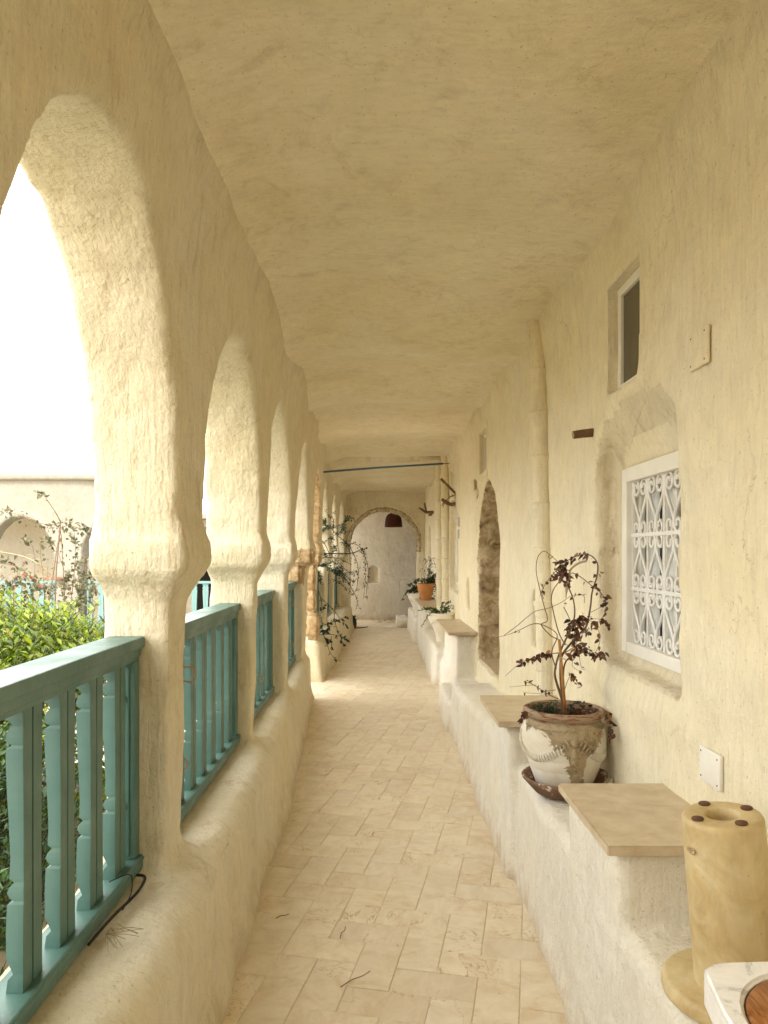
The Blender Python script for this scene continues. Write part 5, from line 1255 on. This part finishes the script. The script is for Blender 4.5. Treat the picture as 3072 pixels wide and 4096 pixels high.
# ---------------- twigs and a dead beetle-sized bit of dirt on the floor tiles
for i, (x, y, L, a, lb) in enumerate([(-.075, 2.60, .14, .75, 'longer brown twig lying on the tiles near the viewer'), (-.39, 3.05, .06, .6, 'short dark twig on the tiles by the left parapet'), (-.135, 2.92, .09, 1.35, 'thin curved twig on the tiles left of the middle'),
                                      (-.02, 3.95, .05, 1.45, 'tiny upright looking twig farther along the tiles')]):
    t = MB().tube(smooth_curve([(-L/2, 0, .005), (-L*.1, .004, .007), (L*.2, -.002, .006), (L/2, .003, .005)], 4), [.0018]*6+[.0014]*7, 5).build('twig', M['bark'], None, True)
    t.location = (x, y, 0); t.rotation_euler = (0, 0, a); tag(t, lb, 'twig')
# ---------------- black cable and string tangle at the foot of the nearest balustrade
cb = empty('cable', (-0.745, 2.33, 0.50)); tag(cb, 'black cable with frayed string lying on the parapet under the nearest balustrade', 'cable')
MB().tube(smooth_curve([(-.03, .0, -.02), (.0, -.02, -.004), (.03, -.05, .0), (.035, -.14, -.003), (.02, -.27, .0), (.015, -.36, .004), (0, -.42, -.01)], 6), .0045, 6).build('cord', M['dark'], cb, True)
MB().tube(smooth_curve([(-.03, -.19, .05), (.0, -.15, .052), (.012, -.12, .035), (.02, -.15, -.002), (.03, -.25, -.002)], 6), .0018, 5).build('wire', M['dark'], cb, True)
b = MB(); r = random.Random(2)
for i in range(16):
    c0 = Vector((.03, -.38, -.004)); e = c0+Vector((r.uniform(.01, .09), r.uniform(-.10, .04), -.002)); b.tube(smooth_curve([c0, c0.lerp(e, .5)+Vector((0, 0, r.uniform(0, .02))), e], 4), .0009, 4)
b.build('string', M['pale_stem'], cb, True)

# ================================================================== GREENERY
def foliage_blob(name, loc, fn, n, L, mat, label, cat, seed, stems=None, rows=1, up=0.4, stem_mat='bark', group=None):
    t = empty(name, loc); tag(t, label, cat, group); r = random.Random(seed); b = MB()
    for i in range(n):
        p = fn(r)
        if p is None: continue
        d = rv(r)+Vector((0, 0, up)); l_ = L*r.uniform(.55, 1.2)
        add_leaf(b, p, d, rv(r)+Vector((0, 0, .5)), l_, l_*r.uniform(.36, .5), r.uniform(0, .4), r.uniform(.1, .5), rows)
    o = b.build('foliage', M[mat], t); o['kind'] = 'stuff'
    s_ = MB()
    for pts, r0, r1 in (stems or []): c = smooth_curve(pts, 4); s_.tube(c, [r0+(r1-r0)*i/(len(c)-1) for i in range(len(c))], 5)
    if stems: s_.build('stem', M[stem_mat], t, True)
    return t
def shrub(name, loc, rx, ry, zt, clumps, per, L, mat, label, seed, z0=-0.6, group=None):
    """clumps of shoots spread through a mound: leaves sit on shoots, gaps stay between the clumps"""
    t = empty(name, loc); tag(t, label, 'shrub', group); r = random.Random(seed); b = MB(); s_ = MB()
    for i in range(clumps):
        while True:
            x, y = r.uniform(-1, 1), r.uniform(-1, 1)
            if x*x+y*y < 1: break
        top = z0+(zt-z0)*(1-0.28*(x*x+y*y)**1.3)+r.gauss(0, .035)+(.13*r.random()**2 if r.random() < .25 else 0)
        shell = r.random()
        z = top-(r.random()**2.2)*(top-z0)*0.95 if shell < .75 else top
        k_ = 1.0 if z > top-.3 else 1.12
        c0 = Vector((x*rx*k_, y*ry*k_, z-.10)); tip = c0+Vector((x*.08+r.gauss(0, .05), y*.08+r.gauss(0, .05), .12+r.random()*.05))
        s_.tube([c0, tip], [.0022, .001], 3, cap=False)
        for j in range(per):
            tt = (j+.5)/per; p = c0.lerp(tip, tt)+rv(r, .006); a = j*2.4
            d = Vector((math.cos(a), math.sin(a), .35+.9*tt)); l_ = L*r.uniform(.4, 1.25)
            add_leaf(b, p, d, Vector((0, 0, 1))+rv(r, .3), l_, l_*r.uniform(.34, .48), r.uniform(0, .35), r.uniform(.15, .4), 1)
    for i in range(26):
        a = r.uniform(0, 6.28); e = Vector((rx*.8*math.cos(a)*r.random(), ry*.8*math.sin(a)*r.random(), zt-.25)); s_.tube([Vector((e.x*.3, e.y*.3, z0-.01)), Vector((e.x*.7, e.y*.7, (zt+z0)/2)), e], [.014, .009, .004], 5, cap=False)
    o = b.build('foliage', M[mat], t); o['kind'] = 'stuff'; s_.build('branches', M['dark_stem'], t)
    return t
shrub('green_shrub', (-2.35, 3.9, 0), 1.05, 1.6, 1.17, 5200, 10, .056, 'lime_leaf', 'dense lime green shrub just outside the nearest balustrade', 41)
shrub('green_shrub', (-1.75, 2.0, 0), 0.66, 1.5, 0.92, 2600, 9, .050, 'mid_leaf', 'lower darker green shrub behind the bars of the nearest balustrade', 42)
shrub('green_shrub', (-3.9, 5.4, 0), 1.2, 1.3, 1.20, 1500, 9, .056, 'lime_leaf', 'lime green shrub farther left in the courtyard', 43)
bed = MB().box(-3.9, -1.06, 0.2, 7.2, -0.62, -0.585, 0.01).box(-2.1, -1.06, 8.8, 12.6, -0.62, -0.585, 0.01).build('ground_darkening_bed', M['bed_soil']); tag(bed, kind='structure')  # dark bed added under the shrubs to darken the pale ground
# straggly bougainvillea rising over the shrub
bg = empty('bougainvillea', (-3.0, 5.6, -0.6)); tag(bg, 'straggly bougainvillea with arching bare shoots and a few red flowers rising above the green shrub', 'shrub')
def at(u, v, d, o=(0, 0, 0)): return Vector(((u-815)*d/1600-o[0], d-o[1], EYE+(1195-v)*d/1600-o[2]))
O = (-3.0, 5.6, -0.6); r = random.Random(51); s1 = MB(); s2 = MB(); lf = MB(); fl = MB()
shoots = [([(118, 1330), (122, 1230), (130, 1140), (127, 1120), (112, 1095), (98, 1075), (92, 1070), (84, 1071)], .004, 26), ([(140, 1320), (135, 1200), (128, 1141), (100, 1133), (68, 1126), (36, 1110), (20, 1109), (0, 1104)], .003, 60),
          ([(-40, 1190), (10, 1194), (60, 1206), (100, 1232), (132, 1270), (150, 1320)], .007, 8), ([(130, 1141), (150, 1135), (175, 1142), (184, 1140)], .003, 40), ([(150, 1330), (160, 1240), (163, 1180), (155, 1150)], .003, 60),
          ([(175, 1330), (180, 1260), (184, 1200)], .003, 60), ([(165, 1330), (150, 1270), (120, 1180), (96, 1155)], .0025, 30), ([(100, 1330), (95, 1260), (88, 1200), (89, 1158)], .0025, 24), ([(60, 1300), (75, 1240), (70, 1180), (50, 1165)], .002, 22),
          ([(-20, 1270), (40, 1232), (90, 1262), (120, 1300)], .004, 30), ([(-20, 1215), (30, 1222), (70, 1250), (100, 1290)], .0025, 70), ([(190, 1330), (196, 1260), (200, 1230)], .003, 60), ([(0, 1300), (20, 1260), (60, 1250)], .0025, 60), ([(130, 1330), (140, 1280), (150, 1230)], .003, 70),
          ([(40, 1320), (60, 1280), (110, 1270)], .002, 70), ([(150, 1320), (190, 1290), (205, 1270)], .002, 60), ([(170, 1320), (172, 1270), (165, 1215)], .003, 70)]
for i, (px, w_, nl) in enumerate(shoots):
    d = 5.2+0.9*((i*0.37) % 1); c = smooth_curve([at(u, v, d+.05*math.sin(j+i), O) for j, (u, v) in enumerate(px)], 5)
    (s2 if i in (2, 9) else s1).tube(c, [w_*(1-.6*j/(len(c)-1)) for j in range(len(c))], 5)
    leaves_along(lf, c, r, nl, .045, .15, 1.0, rows=1, spread=.03)
    if i in (9, 10, 12): leaves_along(fl, c, r, 9, .034, .2, 1.0, rows=1, spread=.05)
    if i == 1: leaves_along(fl, c, r, 2, .03, .2, .4, rows=1)
    s1.tube([c[0], Vector((c[0].x*.5, c[0].y*.5, .3)), Vector((0, 0, -.01))], [w_, .008, .012], 5)
s1.build('stem', M['bark'], bg, True); s2.build('bare_shoot', M['pale_stem'], bg, True)
o = lf.build('foliage', M['olive_leaf'], bg); o['kind'] = 'stuff'; o = fl.build('flowers', M['red_petal'], bg); o['kind'] = 'stuff'
# dark climber hanging into the gallery past the bare stone pier
cl = empty('climbing_plant', (-0.95, 10.2, -0.6)); tag(cl, 'dark leaved climber sprawling through the far balustrades with long arching stems into the gallery', 'plant')
O = (-0.95, 10.2, -0.6); r = random.Random(61); s1 = MB(); lf = MB()
def v3(x, y, dx=0.0): # traced on the closer look of the far arches; the stems lean inwards from the rail
    u = (1240+x*0.15824)*0.54; w = (2000+y*0.15824)*0.54; return u, w
runs = [([(300, 520), (470, 425), (580, 480), (595, 700), (575, 900), (560, 1000)], 9.9, .006, 50), ([(540, 720), (700, 900), (960, 1130), (1080, 1330), (1180, 1560), (1220, 1780), (1200, 2100), (1170, 2300)], 9.8, .006, 46),
        ([(270, 1380), (420, 1355), (900, 1358), (1120, 1330), (1290, 1255), (1460, 1220)], 9.9, .009, 20), ([(260, 980), (380, 1130), (480, 1330), (640, 1500), (900, 1760), (1140, 1920)], 9.8, .006, 34),
        ([(960, 1130), (1090, 1100), (1250, 1180), (1380, 1370), (1390, 1700), (1400, 2000), (1380, 2200), (1350, 2500)], 9.7, .004, 34), ([(1250, 1180), (1370, 1370), (1460, 1680), (1480, 1900), (1440, 2200), (1420, 2500)], 9.7, .004, 34),
        ([(960, 1130), (990, 1350), (1005, 1560)], 9.7, .004, 8), ([(320, 1110), (600, 900), (830, 820), (1080, 800)], 9.9, .004, 40), ([(280, 1480), (430, 1450), (680, 1470), (900, 1560), (1060, 1640)], 9.7, .006, 16),
        ([(500, 1520), (680, 1630), (850, 1770)], 9.8, .006, 30), ([(800, 1820), (960, 1960), (1110, 2070), (1180, 1980)], 9.7, .005, 20), ([(820, 1850), (1000, 1830), (1180, 1810)], 9.7, .004, 18),
        ([(700, 900), (800, 740), (880, 560), (930, 430)], 10.1, .004, 80), ([(880, 470), (980, 460), (1090, 470)], 10.0, .003, 36), ([(500, 720), (350, 600), (380, 480)], 9.9, .004, 90), ([(560, 700), (420, 690), (300, 780)], 9.9, .004, 110),
        ([(540, 960), (580, 1180), (640, 1200), (600, 1330)], 9.9, .004, 60), ([(300, 1200), (330, 1300), (420, 1400)], 9.8, .004, 70), ([(760, 900), (860, 680), (740, 660), (560, 640)], 10.0, .004, 60), ([(480, 380), (400, 290), (360, 220)], 10.1, .002, 4), ([(570, 340), (620, 290), (660, 310)], 10.1, .002, 4),
        ([(780, 1080), (900, 1110), (980, 1150)], 9.8, .004, 50), ([(0, 1650), (120, 1750), (240, 1900), (260, 2100)], 9.6, .005, 110), ([(60, 1640), (300, 1640), (500, 1620)], 9.7, .005, 140), ([(420, 1700), (560, 1750), (700, 1850), (780, 1800)], 9.9, .006, 190),
        ([(700, 1700), (820, 1900), (900, 2050)], 9.9, .005, 90), ([(560, 2000), (760, 2100), (900, 2200), (1050, 2350)], 9.6, .004, 30), ([(600, 1850), (900, 2000), (1040, 2200), (1180, 2500), (1220, 2700)], 9.7, .005, 34)]
for i, (px, d, w_, nl) in enumerate(runs):
    P = []
    for j, (x, y) in enumerate(px):
        u, w = v3(x, y); dd = d+(0.9 if (u-815)*d/1600 < -.62 and i % 3 == 0 else 0)*0.6; P.append(at(u, w, dd, O))
    c = smooth_curve(P, 6); s1.tube(c, [w_*1.05*(1-.5*j/(len(c)-1)) for j in range(len(c))], 5)
    leaves_along(lf, c, r, int(nl*1.35), .030, .08, 1.0, rows=1, spread=.022)
low = [([(235, 590), (330, 640), (430, 690)], 70, 9.3), ([(330, 600), (460, 600), (600, 630), (690, 690)], 16, 9.2), ([(350, 570), (400, 700), (450, 830), (510, 910), (580, 935)], 10, 9.1), ([(460, 620), (470, 740), (490, 800)], 8, 9.2), ([(300, 40), (340, 200), (340, 420), (350, 600)], 20, 9.4),
       ([(330, 130), (460, 260), (560, 380), (690, 520)], 10, 9.3), ([(370, 480), (500, 430), (680, 370)], 20, 9.3), ([(580, 620), (600, 680), (615, 750)], 8, 9.2), ([(500, 330), (510, 450), (580, 620)], 8, 9.3), ([(270, 590), (330, 560), (400, 560), (440, 480)], 50, 9.3)]
for px, nl, d in low:
    c = smooth_curve([at((1180+x*.31344)*.54, (2350+y*.31344)*.54, d, O) for x, y in px], 6); s1.tube(c, [.0045*(1-.6*j/(len(c)-1)) for j in range(len(c))], 5)
    leaves_along(lf, c, r, nl, .050, .1, 1.0, rows=2, spread=.012, droop=.4)
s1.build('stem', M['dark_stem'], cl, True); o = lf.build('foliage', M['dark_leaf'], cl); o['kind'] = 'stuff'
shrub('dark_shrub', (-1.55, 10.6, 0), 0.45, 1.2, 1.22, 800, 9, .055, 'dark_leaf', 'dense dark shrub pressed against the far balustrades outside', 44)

# ================================================================== ACROSS THE COURTYARD
HF = 0.035
FY = 13.5
ax = grid(-14.0, -1.16, 13.34, 14.0, -0.75, 3.1, HF)
xs, ys, zs = ax; X = xs[:, None, None]; Y = ys[None, :, None]; Z = zs[None, None, :]
X2, Z2_ = np.meshgrid(xs, zs, indexing='ij')
def farch(c, w, top=2.16, sp=1.42):
    return [(c-w-.03, -.9), (c+w+.03, -.9), (c+w+.03, sp-.12), (c+w, sp-.02), (c+w, sp+.10), (c+.93*w, sp+.30), (c+.72*w, sp+.52), (c+.42*w, sp+.68), (c+.15*w, top-.01), (c, top), (c-.15*w, top-.01), (c-.42*w, sp+.68), (c-.72*w, sp+.52), (c-.93*w, sp+.30), (c-w, sp+.10), (c-w, sp-.02), (c-w-.03, sp-.12)]
cs = [-6.50+1.72*i for i in range(-4, 3)]
o_ = np.full(X2.shape, 9., np.float32)
for c in cs: o_ = np.minimum(o_, poly_sdf(X2, Z2_, farch(c, .60)))
front = FY + noise_nd([xs, zs], .8, 71)*.02 + noise_nd([xs, zs], 3, 72)*.008 - .03*np.clip((0.115-o_)/.02, 0, 1)*(Z2_ > 1.35)
top = np.where(xs > -4.35, 2.22, 2.93)
F = np.maximum(front[:, None, :]-Y, Y-13.86)
F = smax(F, -o_[:, None, :], .03)
F = np.maximum(F, Z-top[:, None, None])
cor = np.maximum(np.maximum(13.40-Y, Y-13.9), np.abs(Z-(top[:, None, None]-.05))-.055)
F = np.minimum(F, cor)
low_ = np.maximum(np.maximum(13.43-Y, Y-13.86), Z-.10)
F = np.minimum(F, low_+0*X)
F = F+noise_nd([xs, ys, zs], 6, 73)*.004
V, Q = surface_nets(F.astype(np.float32), ax, HF)
fb = empty('courtyard_building', (-7, 13.5, 0)); tag(fb, 'cream arcaded building with turquoise rails across the courtyard', 'building')
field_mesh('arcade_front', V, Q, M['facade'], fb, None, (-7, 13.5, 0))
def fp(b, name, mat, smooth=False):
    o = b.build(name, mat, fb, smooth); o.matrix_parent_inverse = Matrix.Translation((7, -13.5, 0)); return o
fp(MB().box(-14, -4.36, 15.35, 15.6, -.7, 2.85).box(-4.36, -1.5, 15.35, 15.6, -.7, 2.15), 'inner_wall', M['inner'])
fp(MB().box(-14, -4.36, 13.87, 15.35, 2.62, 2.86).box(-4.36, -1.5, 13.87, 15.34, 2.0, 2.18), 'gallery_roof', M['inner'])
fp(MB().box(-14, -1.5, 13.87, 15.34, -.7, .0), 'gallery_deck', M['inner'])
k = MB()
k.lathe([(0, 0)], 3) if False else None
nb_ = MB()
for i in range(0, 9):
    pass
# niche, doors; the near-black door leaf paints an unlit doorway
fp(MB().box(-7.05, -6.83, 15.30, 15.352, .92, 1.24, .01), 'wall_niche', M['ceil'])
for (x0, x1, z1, mt_) in [(-5.05, -4.55, 1.75, 'teal'), (-3.75, -3.15, 1.55, 'dark'), (-9.6, -9.0, 1.7, 'teal')]:
    d_ = fp(MB().box(x0, x1, 15.29, 15.345, 0.0, z1, .006), 'door', M[mt_])
    for q in range(3):
        o = MB().box(x0+.06+(x1-x0-.06)/3*q, x0+(x1-x0-.06)/3*(q+1), 15.276, 15.289, .1, z1-.1, .004).build('door_panel', M[mt_], d_); o.matrix_parent_inverse = Matrix()
fp(MB().box(-6.02, -5.62, 13.36, 13.50, 1.02, 1.07, .01), 'brick_course', M['saucer'])
# turquoise rails in each arch of the building
bd2 = baluster_data(.74, M['teal_light'], .045, 1.15)
for c in cs:
    t = empty('arcade_rail', (c+7, 0.16, 0.02)); t.parent = fb; COL.objects if False else None
    MB().box(-.62, .62, -.05, .05, .92, .965, .005).build('hand_rail', M['teal_light'], t)
    MB().box(-.62, .62, -.035, .035, .06, .11, .005).build('bottom_rail', M['teal_light'], t)
    for i in range(6):
        o = bpy.data.objects.new('baluster', bd2); COL.objects.link(o); o.parent = t; o.location = (-.52+i*.208, 0, .12); o.rotation_euler = (0, 0, R(-90)); o.scale = (1, 1, 1.08)
# grey roof structures beyond
rb = empty('rooftop_building', (-11, 19, 2.0)); tag(rb, 'low grey unfinished building rising behind the cornice across the courtyard', 'building')
def slope(x0, x1, z0, za, zb_, y0, y1):
    return MB().add([(x0, y0, z0), (x1, y0, z0), (x1, y0, zb_), (x0, y0, za), (x0, y1, z0), (x1, y1, z0), (x1, y1, zb_), (x0, y1, za)], [(0, 1, 2, 3), (5, 4, 7, 6), (3, 2, 6, 7), (0, 3, 7, 4), (1, 5, 6, 2), (0, 4, 5, 1)])
def rbp(b, name, mat):
    o = b.build(name, mat, rb); o.matrix_parent_inverse = Matrix.Translation((11, -19, -2)); return o
rbp(slope(-11.4, -8.9, -.6, 3.95, 3.50, 19, 22), 'sloping_wall', M['grey_render'])
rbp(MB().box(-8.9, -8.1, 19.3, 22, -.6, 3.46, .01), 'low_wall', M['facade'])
rbp(MB().box(-9.75, -9.0, 18.97, 19.0, 3.2, 3.45), 'window', M['dark'])
rbp(MB().box(-8.20, -8.02, 19.2, 19.5, 3.3, 3.56, .01), 'brick_stub', M['terracotta'])
